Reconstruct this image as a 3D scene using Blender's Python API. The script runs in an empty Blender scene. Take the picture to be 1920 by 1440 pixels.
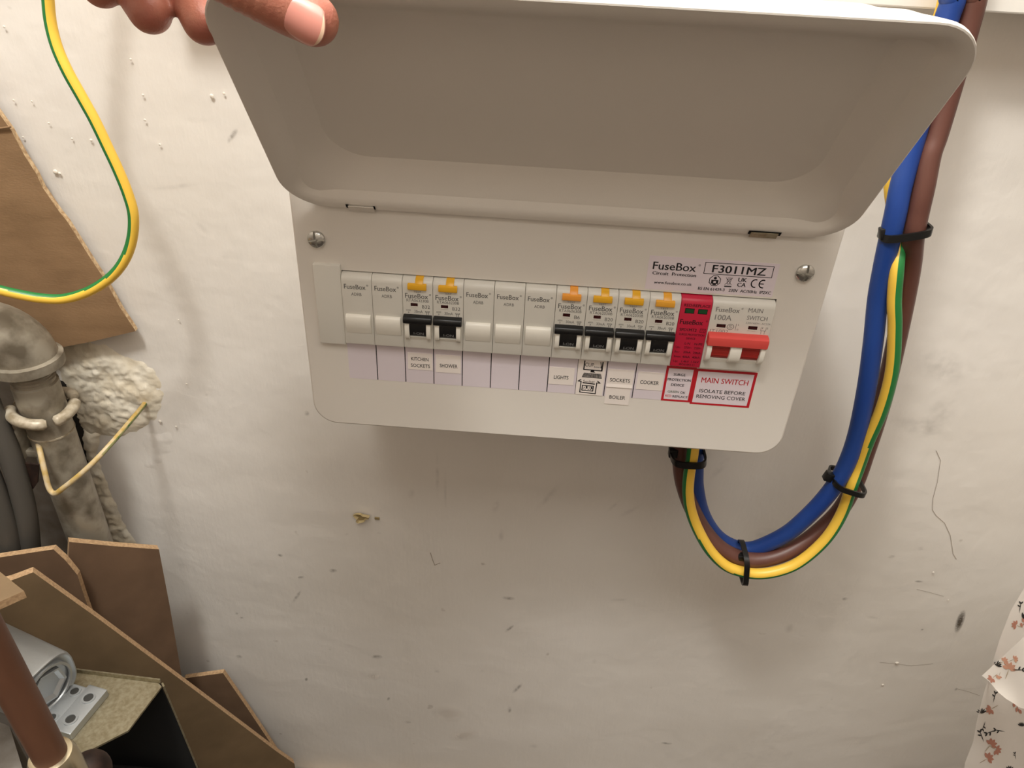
import bpy, bmesh, math, random
import numpy as np
from mathutils import Vector, Matrix, noise

# ------------------------------------------------------------------ units: everything below is written in millimetres
S = 0.001
D = 108.0            # distance of the unit's front cover from the wall (wall is the plane y = 0, room towards -y)
M = 17.8             # one DIN module
scene = bpy.context.scene
col = scene.collection
R_ = random.Random(7)

# ------------------------------------------------------------------ camera
CAM_R = np.array([[0.9971484, 0.0599461, 0.0458416], [0.0707725, -0.5319689, -0.8438012], [-0.0261963, 0.8446393, -0.5346945]])
CAM_C = np.array([113.994, -500.1469, 179.5777])
FPX = 1393.627
cam_d = bpy.data.cameras.new('camera')
cam_d.sensor_fit = 'HORIZONTAL'
cam_d.sensor_width = 36.0
cam_d.lens = FPX / 1920.0 * 36.0
cam_d.clip_start = 0.01
cam_d.clip_end = 20
cam = bpy.data.objects.new('camera', cam_d)
col.objects.link(cam)
mw = Matrix.Identity(4)
for i in range(3):
    mw[i][0] = CAM_R[0][i]
    mw[i][1] = -CAM_R[1][i]
    mw[i][2] = -CAM_R[2][i]
    mw[i][3] = CAM_C[i] * S
cam.matrix_world = mw
scene.camera = cam

# ------------------------------------------------------------------ world, lamp, exposure
world = bpy.data.worlds.new('world')
scene.world = world
world.use_nodes = True
world.node_tree.nodes['Background'].inputs[0].default_value = (1.0, 0.93, 0.84, 1)
world.node_tree.nodes['Background'].inputs[1].default_value = 0.02
ld = bpy.data.lights.new('ceiling_lamp', 'POINT')
ld.energy = 31.5
ld.color = (1.0, 0.985, 0.94)
ld.shadow_soft_size = 0.075
lamp = bpy.data.objects.new('ceiling_lamp', ld)
lamp.location = (-0.12, -0.508, 0.993)
col.objects.link(lamp)
la = bpy.data.lights.new('ceiling_fill', 'AREA')  # added unseen area light, fills in soft ambient from above
la.shape = 'RECTANGLE'
la.size, la.size_y = 1.0, 0.9
la.energy = 14.0
la.color = (1.0, 0.985, 0.94)
lao = bpy.data.objects.new('ceiling_fill', la)
lao.location = (0.2, -0.70, 1.19)
col.objects.link(lao)
vs = scene.view_settings
vs.view_transform = 'Standard'
vs.look = 'None'
vs.exposure = 0.0
vs.gamma = 1.0
vs.use_curve_mapping = False


# ------------------------------------------------------------------ pixel -> room helpers (1920x1440 frame)
def ray(x, y):
    return CAM_R.T @ np.array([(x - 960.0) / FPX, (y - 720.0) / FPX, 1.0])


def at(x, y, Y):
    d = ray(x, y)
    return CAM_C + d * ((Y - CAM_C[1]) / d[1])


def atz(x, y, z):
    d = ray(x, y)
    return CAM_C + d * ((z - CAM_C[2]) / d[2])


def atd(x, y, dep):
    return CAM_C + ray(x, y) * dep


def on_plane(x, y, p, n):
    d = ray(x, y)
    return CAM_C + d * (np.dot(np.asarray(p) - CAM_C, n) / np.dot(d, n))


def nrm(v):
    v = np.asarray(v, float)
    return v / max(np.linalg.norm(v), 1e-12)


# ------------------------------------------------------------------ materials
def lin(c):
    return tuple(((v / 255.0) / 12.92 if v / 255.0 <= 0.04045 else ((v / 255.0 + 0.055) / 1.055) ** 2.4) for v in c) + (1.0,)


def mat(name, rgb, rough=0.5, metal=0.0, var=0.0, var_scale=60.0, bump=0.0, bump_scale=200.0, stretch=None, rgb2=None,
        coat=0.0, sss=0.0, detail=4.0, lo=0.35, hi=0.65, spec=None, bump_rot=None):
    m = bpy.data.materials.new(name)
    m.use_nodes = True
    nt = m.node_tree
    b = nt.nodes['Principled BSDF']
    b.inputs['Base Color'].default_value = lin(rgb)
    b.inputs['Roughness'].default_value = rough
    b.inputs['Metallic'].default_value = metal
    if spec is not None:
        b.inputs['Specular IOR Level'].default_value = spec
    if coat:
        b.inputs['Coat Weight'].default_value = coat
    if sss:
        b.inputs['Subsurface Weight'].default_value = sss
        b.inputs['Subsurface Radius'].default_value = (0.006, 0.0022, 0.0012)
        b.inputs['Subsurface Scale'].default_value = 1.0
    tc = None
    if var or rgb2 or bump:
        tc = nt.nodes.new('ShaderNodeTexCoord')
        mp = nt.nodes.new('ShaderNodeMapping')
        nt.links.new(tc.outputs['Object'], mp.inputs['Vector'])
        if stretch:
            mp.inputs['Scale'].default_value = stretch
        if bump_rot:
            mp.inputs['Rotation'].default_value = bump_rot
    if var or rgb2:
        n = nt.nodes.new('ShaderNodeTexNoise')
        n.inputs['Scale'].default_value = var_scale
        n.inputs['Detail'].default_value = detail
        nt.links.new(mp.outputs[0], n.inputs['Vector'])
        cr = nt.nodes.new('ShaderNodeValToRGB')
        c1 = lin(rgb)
        c2 = lin(rgb2) if rgb2 else tuple(max(0, v * (1 - var)) for v in c1[:3]) + (1,)
        cr.color_ramp.elements[0].position = lo
        cr.color_ramp.elements[0].color = c2
        cr.color_ramp.elements[1].position = hi
        cr.color_ramp.elements[1].color = c1
        nt.links.new(n.outputs['Fac'], cr.inputs['Fac'])
        nt.links.new(cr.outputs['Color'], b.inputs['Base Color'])
    if bump:
        n2 = nt.nodes.new('ShaderNodeTexNoise')
        n2.inputs['Scale'].default_value = bump_scale
        n2.inputs['Detail'].default_value = 5
        nt.links.new(mp.outputs[0], n2.inputs['Vector'])
        bp = nt.nodes.new('ShaderNodeBump')
        bp.inputs['Strength'].default_value = bump
        bp.inputs['Distance'].default_value = 0.001
        nt.links.new(n2.outputs['Fac'], bp.inputs['Height'])
        nt.links.new(bp.outputs['Normal'], b.inputs['Normal'])
    return m


def wall_material():
    m = bpy.data.materials.new('painted_plaster')
    m.use_nodes = True
    nt = m.node_tree
    N, L = nt.nodes, nt.links
    b = N['Principled BSDF']
    b.inputs['Roughness'].default_value = 0.62
    tc = N.new('ShaderNodeTexCoord')

    def noise_(scale, detail=4, stretch=(1, 1, 1), rot=(0, 0, 0), rough=0.5):
        mp = N.new('ShaderNodeMapping')
        mp.inputs['Scale'].default_value = stretch
        mp.inputs['Rotation'].default_value = rot
        L.new(tc.outputs['Object'], mp.inputs['Vector'])
        n = N.new('ShaderNodeTexNoise')
        n.inputs['Scale'].default_value = scale
        n.inputs['Detail'].default_value = detail
        n.inputs['Roughness'].default_value = rough
        L.new(mp.outputs[0], n.inputs['Vector'])
        return n
    n1 = noise_(3.5, 3)
    cr = N.new('ShaderNodeValToRGB')
    cr.color_ramp.elements[0].position = 0.35
    cr.color_ramp.elements[0].color = lin((227, 221, 212))
    cr.color_ramp.elements[1].position = 0.68
    cr.color_ramp.elements[1].color = lin((237, 232, 225))
    L.new(n1.outputs['Fac'], cr.inputs['Fac'])
    # a few small dark specks of grime
    n2 = noise_(55, 2)
    cr2 = N.new('ShaderNodeValToRGB')
    cr2.color_ramp.elements[0].position = 0.735
    cr2.color_ramp.elements[0].color = (0, 0, 0, 1)
    cr2.color_ramp.elements[1].position = 0.80
    cr2.color_ramp.elements[1].color = (0.5, 0.5, 0.5, 1)
    L.new(n2.outputs['Fac'], cr2.inputs['Fac'])
    mx = N.new('ShaderNodeMix')
    mx.data_type = 'RGBA'
    L.new(cr2.outputs['Color'], mx.inputs[0])
    L.new(cr.outputs['Color'], mx.inputs[6])
    mx.inputs[7].default_value = lin((150, 135, 118))
    L.new(mx.outputs[2], b.inputs['Base Color'])
    # brush strokes + orange peel + pits
    a = noise_(330, 4, (1, 1, 0.13), (0, math.radians(-58), 0))
    c = noise_(60, 5, (1, 1, 1))
    d = noise_(14, 3)
    ad = N.new('ShaderNodeMath'); ad.operation = 'MULTIPLY_ADD'
    L.new(a.outputs['Fac'], ad.inputs[0]); ad.inputs[1].default_value = 0.22
    L.new(c.outputs['Fac'], ad.inputs[2])
    ad2 = N.new('ShaderNodeMath'); ad2.operation = 'MULTIPLY_ADD'
    L.new(d.outputs['Fac'], ad2.inputs[0]); ad2.inputs[1].default_value = 2.6
    L.new(ad.outputs[0], ad2.inputs[2])
    bp = N.new('ShaderNodeBump')
    bp.inputs['Strength'].default_value = 0.36
    bp.inputs['Distance'].default_value = 0.0016
    L.new(ad2.outputs[0], bp.inputs['Height'])
    L.new(bp.outputs['Normal'], b.inputs['Normal'])
    return m


def decal_material(name, rgb, strength, scale=900, thr=(0.30, 0.62)):
    """soft-edged smear: opacity falls off from the UV centre and is broken up by noise"""
    m = bpy.data.materials.new(name)
    m.use_nodes = True
    nt = m.node_tree
    N, L = nt.nodes, nt.links
    b = N['Principled BSDF']
    b.inputs['Base Color'].default_value = lin(rgb)
    b.inputs['Roughness'].default_value = 0.8
    uv = N.new('ShaderNodeTexCoord')
    mp = N.new('ShaderNodeMapping')
    mp.inputs['Location'].default_value = (-1, -1, 0)
    mp.inputs['Scale'].default_value = (2, 2, 0)
    L.new(uv.outputs['UV'], mp.inputs['Vector'])
    ln = N.new('ShaderNodeVectorMath'); ln.operation = 'LENGTH'
    L.new(mp.outputs[0], ln.inputs[0])
    fall = N.new('ShaderNodeMapRange')
    fall.inputs['From Min'].default_value = 1.0
    fall.inputs['From Max'].default_value = 0.25
    L.new(ln.outputs['Value'], fall.inputs['Value'])
    n = N.new('ShaderNodeTexNoise')
    n.inputs['Scale'].default_value = scale
    n.inputs['Detail'].default_value = 3
    L.new(uv.outputs['Object'], n.inputs['Vector'])
    mr = N.new('ShaderNodeMapRange')
    mr.inputs['From Min'].default_value = thr[0]
    mr.inputs['From Max'].default_value = thr[1]
    L.new(n.outputs['Fac'], mr.inputs['Value'])
    mu = N.new('ShaderNodeMath'); mu.operation = 'MULTIPLY'
    L.new(fall.outputs[0], mu.inputs[0]); L.new(mr.outputs[0], mu.inputs[1])
    mu2 = N.new('ShaderNodeMath'); mu2.operation = 'MULTIPLY'
    L.new(mu.outputs[0], mu2.inputs[0]); mu2.inputs[1].default_value = strength
    L.new(mu2.outputs[0], b.inputs['Alpha'])
    return m


MT = {}
MT['wall'] = wall_material()
MT['cover'] = mat('powder_coated_steel', (226, 220, 211), 0.42, var=0.02, var_scale=8, bump=0.05, bump_scale=1500)
MT['dev'] = mat('pale_grey_plastic', (222, 219, 210), 0.38)
MT['devwhite'] = mat('white_plastic', (236, 232, 221), 0.35)
MT['black'] = mat('black_plastic', (17, 17, 18), 0.35)
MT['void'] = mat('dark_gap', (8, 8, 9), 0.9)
MT['yellow'] = mat('yellow_button_plastic', (238, 178, 38), 0.35)
MT['orange'] = mat('orange_button_plastic', (246, 163, 62), 0.35)
MT['amber'] = mat('amber_button_plastic', (243, 174, 58), 0.35)
MT['ink'] = mat('grey_ink', (96, 94, 92), 0.6)
MT['inkdark'] = mat('black_ink', (22, 20, 24), 0.6)
MT['inkpale'] = mat('pale_grey_ink', (140, 137, 134), 0.6)
MT['inkwhite'] = mat('white_ink', (150, 150, 150), 0.6)
MT['inkred'] = mat('red_ink', (190, 26, 40), 0.5)
MT['inkmaroon'] = mat('maroon_ink', (75, 8, 26), 0.6)
MT['inkgreen'] = mat('green_ink', (80, 110, 82), 0.6)
MT['inkpink'] = mat('pink_red_ink', (208, 70, 78), 0.6)
MT['winred'] = mat('dark_red_window', (52, 6, 10), 0.25)
MT['wingreen'] = mat('dark_green_window', (30, 78, 42), 0.25)
MT['spdred'] = mat('crimson_plastic', (205, 34, 66), 0.4)
MT['swred'] = mat('red_switch_plastic', (218, 78, 72), 0.45)
MT['swdark'] = mat('deep_red_switch_plastic', (168, 44, 38), 0.4)
MT['sticker'] = mat('lilac_white_paper', (228, 216, 222), 0.45)
MT['strip'] = mat('label_strip_paper', (222, 212, 218), 0.45)
MT['paper'] = mat('cream_white_paper', (238, 229, 222), 0.5)
MT['zinc'] = mat('bright_zinc_screw', (205, 205, 200), 0.22, 1.0)
MT['blue'] = mat('blue_sheath', (24, 60, 134), 0.42, rgb2=(36, 70, 140), var_scale=45, stretch=(1, 1, 0.3), lo=0.3, hi=0.62)
MT['brown'] = mat('brown_sheath', (92, 56, 47), 0.42, rgb2=(104, 68, 58), var_scale=50, stretch=(1, 1, 0.3), lo=0.28, hi=0.6)
MT['cyellow'] = mat('yellow_sheath', (240, 196, 74), 0.4)
MT['cgreen'] = mat('green_sheath', (34, 118, 58), 0.4)
MT['tie'] = mat('black_nylon', (20, 20, 20), 0.32)
MT['greycable'] = mat('grey_sheath', (84, 80, 74), 0.5)
MT['card'] = mat('brown_cardboard', (146, 116, 84), 0.75, rgb2=(130, 102, 72), var_scale=22, stretch=(1, 1, 3), bump=0.15, bump_scale=300)
MT['cardedge'] = mat('torn_cardboard_edge', (206, 180, 142), 0.85, rgb2=(160, 128, 92), var_scale=400)
MT['mdf'] = mat('brown_fibreboard', (122, 96, 74), 0.7, rgb2=(110, 86, 66), var_scale=30, bump=0.06, bump_scale=600)
MT['mdf2'] = mat('olive_brown_fibreboard', (124, 102, 74), 0.7, rgb2=(112, 92, 66), var_scale=30, bump=0.06, bump_scale=600)
MT['mdfedge'] = mat('sawn_fibreboard_edge', (192, 160, 122), 0.85, rgb2=(164, 132, 98), var_scale=500)
MT['pipe'] = mat('grimy_painted_steel', (166, 158, 142), 0.42, 0.3, rgb2=(112, 103, 88), var_scale=48, detail=6, bump=0.25, bump_scale=260, lo=0.36, hi=0.58)
MT['ring'] = mat('cream_painted_metal', (214, 204, 184), 0.4, 0.1, rgb2=(150, 136, 112), var_scale=110, bump=0.3, bump_scale=300)
MT['rust'] = mat('dark_rusted_metal', (62, 44, 36), 0.6, 0.4, rgb2=(40, 30, 26), var_scale=160)
MT['alu'] = mat('cast_aluminium', (176, 180, 182), 0.42, 0.75, bump=0.08, bump_scale=900)
MT['aludark'] = mat('shaded_hole_metal', (80, 80, 78), 0.5, 0.8)
MT['gold'] = mat('zinc_passivated_steel', (168, 160, 136), 0.38, 0.75, rgb2=(146, 136, 110), var_scale=380, detail=8)
MT['copper'] = mat('tarnished_copper', (116, 80, 60), 0.45, 0.15, rgb2=(92, 60, 44), var_scale=30, stretch=(1, 1, 0.25))
MT['nickel'] = mat('plated_brass_nut', (198, 186, 158), 0.25, 0.9)
MT['grey'] = mat('grey_painted_board', (150, 143, 134), 0.6, rgb2=(128, 120, 110), var_scale=60, bump=0.1, bump_scale=700)
MT['dirtyyellow'] = mat('paint_splashed_yellow', (190, 158, 84), 0.6, rgb2=(206, 190, 160), var_scale=120)
MT['dirtygreen'] = mat('paint_splashed_green', (86, 112, 56), 0.6, rgb2=(176, 164, 120), var_scale=100)
MT['plaster'] = mat('crumbled_white_plaster', (240, 233, 216), 0.85, rgb2=(222, 210, 186), var_scale=50, bump=0.5, bump_scale=240)
MT['hole'] = mat('dark_cavity', (34, 29, 24), 0.9)
MT['flake'] = mat('yellowed_paint_flake', (190, 172, 128), 0.7)
MT['flakein'] = mat('bare_tan_plaster', (150, 132, 92), 0.8)
MT['fabric'] = mat('white_printed_paper', (236, 228, 218), 0.6, bump=0.08, bump_scale=300)
MT['petal'] = mat('peach_print', (212, 158, 132), 0.6)
MT['petal2'] = mat('rust_print', (192, 134, 114), 0.6)
MT['stem'] = mat('charcoal_print', (52, 50, 48), 0.6)
MT['leaf'] = mat('beige_print', (190, 172, 148), 0.6)
MT['skin'] = mat('skin', (188, 124, 102), 0.42, rgb2=(170, 98, 82), var_scale=55, bump=0.25, bump_scale=900, sss=0.15)
MT['nail'] = mat('nail', (212, 142, 128), 0.3, coat=0.3, sss=0.1)
MT['nailtip'] = mat('nail_tip', (226, 192, 164), 0.3)
MT['white'] = mat('white_gloss_paint', (240, 236, 228), 0.35)
MT['ceil'] = mat('ceiling_paint', (205, 198, 190), 0.8)
MT['side'] = mat('dull_side_wall_paint', (152, 143, 134), 0.8)
MT['floor'] = mat('brown_floor', (70, 60, 52), 0.7, rgb2=(58, 50, 44), var_scale=12)
MT['skirt'] = mat('bare_wood_skirting', (188, 160, 118), 0.6, rgb2=(168, 140, 100), var_scale=30, stretch=(1, 1, 6))
MT['scuff'] = decal_material('dark_scuff', (92, 84, 74), 0.36, 300, (0.2, 0.6))
MT['scuffpale'] = decal_material('pale_scuff', (120, 110, 98), 0.13, 140, (0.3, 0.7))
MT['streak'] = decal_material('grey_streak', (88, 78, 66), 0.85, 700, (0.25, 0.5))
MT['lump'] = mat('paint_lump', (236, 228, 216), 0.6)
MT['dust'] = decal_material('white_dust', (225, 215, 205), 0.5, 1400, (0.42, 0.6))

# ------------------------------------------------------------------ mesh builder (millimetres)
ORG = {}


class MB:
    def __init__(self):
        self.v, self.f, self.m = [], [], []

    def add(self, verts, faces, mi=0):
        o = len(self.v)
        self.v += [tuple(map(float, p)) for p in verts]
        self.f += [tuple(i + o for i in q) for q in faces]
        self.m += [mi] * len(faces) if isinstance(mi, int) else list(mi)
        return self

    def box(self, x0, x1, y0, y1, z0, z1, bev=0.0, mi=0, seg=2):
        if bev <= 0:
            vs_ = [(x, y, z) for z in (z0, z1) for y in (y0, y1) for x in (x0, x1)]
            return self.add(vs_, [(0, 2, 3, 1), (4, 5, 7, 6), (0, 1, 5, 4), (2, 6, 7, 3), (0, 4, 6, 2), (1, 3, 7, 5)], mi)
        bm = bmesh.new()
        bmesh.ops.create_cube(bm, size=1)
        for p in bm.verts:
            p.co = Vector(((x0 + x1) / 2 + p.co.x * (x1 - x0), (y0 + y1) / 2 + p.co.y * (y1 - y0), (z0 + z1) / 2 + p.co.z * (z1 - z0)))
        bmesh.ops.bevel(bm, geom=bm.edges[:], offset=bev, segments=seg, profile=0.5, affect='EDGES')
        return self.addbm(bm, mi)

    def addbm(self, bm, mi=0, mtx=None):
        bm.verts.index_update()
        vs_ = [(mtx @ p.co if mtx else p.co)[:] for p in bm.verts]
        fs = [tuple(p.index for p in q.verts) for q in bm.faces]
        bm.free()
        return self.add(vs_, fs, mi)

    def xprism(self, prof, x0, x1, mi=0, bev=0.0):
        """closed profile of (p, z) with p = protrusion in front of the cover, extruded along x"""
        bm = bmesh.new()
        a = [bm.verts.new((x0, -D - p, z)) for p, z in prof]
        f_ = bm.faces.new(a)
        r = bmesh.ops.extrude_face_region(bm, geom=[f_])
        for e in r['geom']:
            if isinstance(e, bmesh.types.BMVert):
                e.co.x = x1
        bmesh.ops.recalc_face_normals(bm, faces=bm.faces[:])
        if bev:
            es = [e for e in bm.edges if (abs(e.verts[0].co.x - e.verts[1].co.x) < 1e-6)]
            bmesh.ops.bevel(bm, geom=es, offset=bev, segments=2, profile=0.5, affect='EDGES')
        return self.addbm(bm, mi)

    def loft(self, loops, close=True, cap0=False, cap1=False, mi=0):
        n = len(loops[0])
        vs_ = [p for l in loops for p in l]
        fs = []
        for k in range(len(loops) - 1):
            for i in range(n if close else n - 1):
                j = (i + 1) % n
                fs.append((k * n + i, k * n + j, (k + 1) * n + j, (k + 1) * n + i))
        if cap0:
            fs.append(tuple(reversed(range(n))))
        if cap1:
            fs.append(tuple((len(loops) - 1) * n + i for i in range(n)))
        return self.add(vs_, fs, mi)

    def plate(self, pts, th, mi_face=0, mi_edge=0, back=None):
        """flat polygon (list of 3-D points) thickened by th along its normal, away from the viewer"""
        P = [np.asarray(p, float) for p in pts]
        nn = np.zeros(3)
        for i in range(len(P)):
            nn += np.cross(P[i], P[(i + 1) % len(P)])
        nn = nrm(nn)
        if np.dot(nn, CAM_C - P[0]) < 0:
            P = P[::-1]
            nn = -nn
        Q = [p - nn * th for p in P]
        n = len(P)
        o = len(self.v)
        self.v += [tuple(p) for p in P + Q]
        self.f.append(tuple(o + i for i in range(n))); self.m.append(mi_face)
        self.f.append(tuple(o + n + i for i in reversed(range(n)))); self.m.append(mi_face)
        for i in range(n):
            j = (i + 1) % n
            self.f.append((o + i, o + n + i, o + n + j, o + j)); self.m.append(mi_edge)
        return self

    def tube(self, path, rad, n=16, mi=None, ref=(0, 1, 0), caps=True, sq=1.0):
        """path: list of points; rad: number or list; mi: function(angle in degrees, k) -> material index"""
        P = [np.asarray(p, float) for p in path]
        loops = []
        for k, p in enumerate(P):
            t = nrm(P[min(k + 1, len(P) - 1)] - P[max(k - 1, 0)])
            s_ = nrm(np.cross(t, ref))
            u = np.cross(s_, t)
            r = rad[k] if hasattr(rad, '__len__') else rad
            loops.append([p + r * (math.cos(2 * math.pi * i / n) * s_ + sq * math.sin(2 * math.pi * i / n) * u) for i in range(n)])
        o = len(self.v)
        self.loft(loops, True, caps, caps)
        if mi:
            base = len(self.m) - ((len(loops) - 1) * n + (2 if caps else 0))
            q = base
            for k in range(len(loops) - 1):
                for i in range(n):
                    self.m[q] = mi((i + 0.5) * 360.0 / n, k)
                    q += 1
        return self

    def stroke(self, pts, w, Y, mi=0):
        """poly-line drawn as flat bars on the plane y = Y, pts in (x, z)"""
        for (a, b) in zip(pts[:-1], pts[1:]):
            a = np.array(a, float); b = np.array(b, float)
            d = b - a
            l = np.linalg.norm(d)
            if l < 1e-9:
                continue
            d /= l
            nn = np.array((-d[1], d[0])) * w / 2
            e = d * w * 0.4
            q = [a - e - nn, b + e - nn, b + e + nn, a - e + nn]
            self.add([(p[0], Y, p[1]) for p in q], [(0, 1, 2, 3)], mi)
        return self

    def rect(self, x0, x1, z0, z1, Y, mi=0):
        return self.add([(x0, Y, z0), (x1, Y, z0), (x1, Y, z1), (x0, Y, z1)], [(0, 1, 2, 3)], mi)

    def text(self, s, x0, x1, zb, cap, Y, mi=0, bold=0.0, shear=0.0):
        """lettering fitted between x0 and x1 on the baseline zb with the given capital height"""
        V, F, w, ch = glyphs(s)
        kx, kz = (x1 - x0) / w, cap / ch
        for lay, q in enumerate((0.0,) if bold <= 0 else (-1.6, 0.0, 1.6)):
            self.add([(x0 + p[0] * kx + q * bold * cap, Y - 0.025 * lay, zb + p[1] * kz + 0.4 * q * bold * cap) for p in V], F, mi)
        return self

    def build(self, name, mats, parent=None, org=None, smooth=None):
        me = bpy.data.meshes.new(name)
        o_ = np.array(ORG[parent.name] if parent is not None else (org if org is not None else (0, 0, 0)), float)
        me.from_pydata([tuple((np.array(p) - o_) * S) for p in self.v], [], self.f)
        ms = mats if isinstance(mats, (list, tuple)) else [mats]
        for m_ in ms:
            me.materials.append(MT[m_] if isinstance(m_, str) else m_)
        if len(ms) > 1:
            me.polygons.foreach_set('material_index', self.m)
        if smooth is not None:
            me.polygons.foreach_set('use_smooth', [True] * len(me.polygons))
            me.set_sharp_from_angle(angle=math.radians(smooth))
        me.update()
        ob = bpy.data.objects.new(name, me)
        col.objects.link(ob)
        if parent is not None:
            ob.parent = parent
        else:
            ob.location = tuple(o_ * S)
        ORG[ob.name] = tuple(o_)
        return ob


_G = {}


def glyphs(s, bold=0.0):
    k = (s, bold)
    if k not in _G:
        def get(t):
            cu = bpy.data.curves.new('lettering', 'FONT')
            cu.body = t
            cu.size = 1.0
            cu.offset = bold
            cu.resolution_u = 3
            ob = bpy.data.objects.new('lettering', cu)
            col.objects.link(ob)
            dg = bpy.context.evaluated_depsgraph_get()
            me = bpy.data.meshes.new_from_object(ob.evaluated_get(dg))
            V = [(v.co.x, v.co.y) for v in me.vertices]
            F = [tuple(p.vertices) for p in me.polygons]
            bpy.data.objects.remove(ob)
            bpy.data.curves.remove(cu)
            bpy.data.meshes.remove(me)
            return V, F
        V, F = get(s)
        if 'H' not in _G:
            HV, _ = get('H')
            _G['H'] = max(v[1] for v in HV)
        x0 = min(v[0] for v in V)
        x1 = max(v[0] for v in V)
        _G[k] = ([(v[0] - x0, v[1]) for v in V], F, x1 - x0, _G['H'])
    return _G[k]


def empty(name, loc, label=None, cat=None, group=None, kind=None):
    e = bpy.data.objects.new(name, None)
    e.empty_display_size = 0.01
    e.location = tuple(np.array(loc, float) * S)
    col.objects.link(e)
    ORG[e.name] = tuple(map(float, loc))
    return tag(e, label, cat, group, kind)


def tag(o, label=None, cat=None, group=None, kind=None):
    if label: o['label'] = label
    if cat: o['category'] = cat
    if group: o['group'] = group
    if kind: o['kind'] = kind
    return o


def crom(pts, n=8):
    P = [np.asarray(p, float) for p in pts]
    P = [2 * P[0] - P[1]] + P + [2 * P[-1] - P[-2]]
    out = []
    for i in range(1, len(P) - 2):
        for k in range(n):
            t = k / n
            a, b, c, d = P[i - 1], P[i], P[i + 1], P[i + 2]
            out.append(0.5 * ((2 * b) + (c - a) * t + (2 * a - 5 * b + 4 * c - d) * t * t + (3 * b - a - 3 * c + d) * t ** 3))
    out.append(P[-2])
    return out


def rrect(x0, x1, z0, z1, r, n=8):
    """rounded rectangle outline, counter-clockwise in (x, z)"""
    r = max(r, 0.01)
    pts = []
    for cx, cz, a0 in ((x1 - r, z1 - r, 0), (x0 + r, z1 - r, 90), (x0 + r, z0 + r, 180), (x1 - r, z0 + r, 270)):
        for i in range(n + 1):
            a = math.radians(a0 + 90.0 * i / n)
            pts.append((cx + r * math.cos(a), cz + r * math.sin(a)))
    return pts


# ================================================================== THE SETTING
XF = np.concatenate([[-900, -760], np.arange(-600, 741, 5.0), [860, 1000]])
ZF = np.concatenate([[-800], np.arange(-790, 201, 5.0), [400, 800, 1200]])
vv = []
for z in ZF:
    for x in XF:
        h = 0
        if -595 < x < 735 and -785 < z < 195:
            h = 1.6 * noise.noise(Vector((x / 210, z / 210, 3.1))) + 0.45 * noise.noise(Vector((x / 45, z / 45, 8.3))) + 0.12 * noise.noise(Vector((x / 14, z / 14, 1.3)))
        vv.append((x, 1.2 - h, z))
nx, nz = len(XF), len(ZF)
ff = [(j * nx + i, j * nx + i + 1, (j + 1) * nx + i + 1, (j + 1) * nx + i) for j in range(nz - 1) for i in range(nx - 1)]
wall = MB().add(vv, ff)
wb = MB().box(-900, 1000, 4, 60, -800, 1200)
wall.add(wb.v, wb.f)
wall = wall.build('wall_back', 'wall', org=(0, 0, -800), smooth=60)
tag(wall, 'off-white painted plaster wall behind the fuse board, scuffed and brush-marked', 'wall', kind='structure')


def slab(name, x0, x1, y0, y1, z0, z1, m, label, cat):
    o = MB().box(x0, x1, y0, y1, z0, z1).build(name, m, org=((x0 + x1) / 2, (y0 + y1) / 2, z0))
    return tag(o, label, cat, kind='structure')


slab('floor', -960, 1060, -1360, 60, -860, -800, 'floor', 'dark brown floor below the fuse board', 'floor')
slab('ceiling', -960, 1060, -1360, 60, 1200, 1260, 'ceil', 'white ceiling above the fuse board', 'ceiling')
slab('wall_left', -960, -900, -1360, 60, -800, 1200, 'side', 'plain painted wall on the left side', 'wall')
slab('wall_right', 1000, 1060, -1360, 60, -800, 1200, 'side', 'plain painted wall on the right side', 'wall')
slab('wall_front', -900, 1000, -1360, -1300, -800, 1200, 'side', 'wall behind the viewer', 'wall')
slab('baseboard_back', -284, 1000, -16, -1, -800, -711, 'skirt', 'bare wood skirting at the foot of the wall', 'skirting')
# white batten / shelf edge across the top of the view
tb = MB().box(-120, 1000, -32, -0.5, 145.5, 320, 1.0)
tag(tb.build('trim_1', 'white', org=(400, -16, 145.5)), 'white painted batten across the top of the wall', 'trim', kind='structure')

# ---- marks on the wall


def wh(x, z):
    return 1.2 - (1.6 * noise.noise(Vector((x / 210, z / 210, 3.1))) + 0.45 * noise.noise(Vector((x / 45, z / 45, 8.3))) + 0.12 * noise.noise(Vector((x / 14, z / 14, 1.3))))


def wh_line(p, q, off):
    return min(wh(p[0], p[2]), wh(q[0], q[2])) - off



def decal(px, py, w, h, rot, m, name='scuff_mark', off=0.0):
    p = at(px, py, 0)
    a = math.radians(rot)
    n = 12
    vs_, uv = [(0, 0)], [(0.5, 0.5)]
    for i in range(n):
        t = 2 * math.pi * i / n
        u, v = w / 2 * math.cos(t), h / 2 * math.sin(t)
        vs_.append((u * math.cos(a) - v * math.sin(a), u * math.sin(a) + v * math.cos(a)))
        uv.append((0.5 + 0.5 * math.cos(t), 0.5 + 0.5 * math.sin(t)))
    me = bpy.data.meshes.new(name)

    def hh(x, z):
        return -(1.6 * noise.noise(Vector((x / 210, z / 210, 3.1))) + 0.45 * noise.noise(Vector((x / 45, z / 45, 8.3))) + 0.12 * noise.noise(Vector((x / 14, z / 14, 1.3)))) + 1.2
    me.from_pydata([((p[0] + x) * S, (hh(p[0] + x, p[2] + z) - 0.35 - off) * S, (p[2] + z + 800) * S) for x, z in vs_], [],
                   [(0, 1 + i, 1 + (i + 1) % n) for i in range(n)])
    l = me.uv_layers.new()
    for poly in me.polygons:
        for li in poly.loop_indices:
            l.data[li].uv = uv[me.loops[li].vertex_index]
    me.materials.append(MT[m])
    o = bpy.data.objects.new(name, me)
    o.parent = wall
    col.objects.link(o)
    return o


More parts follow.
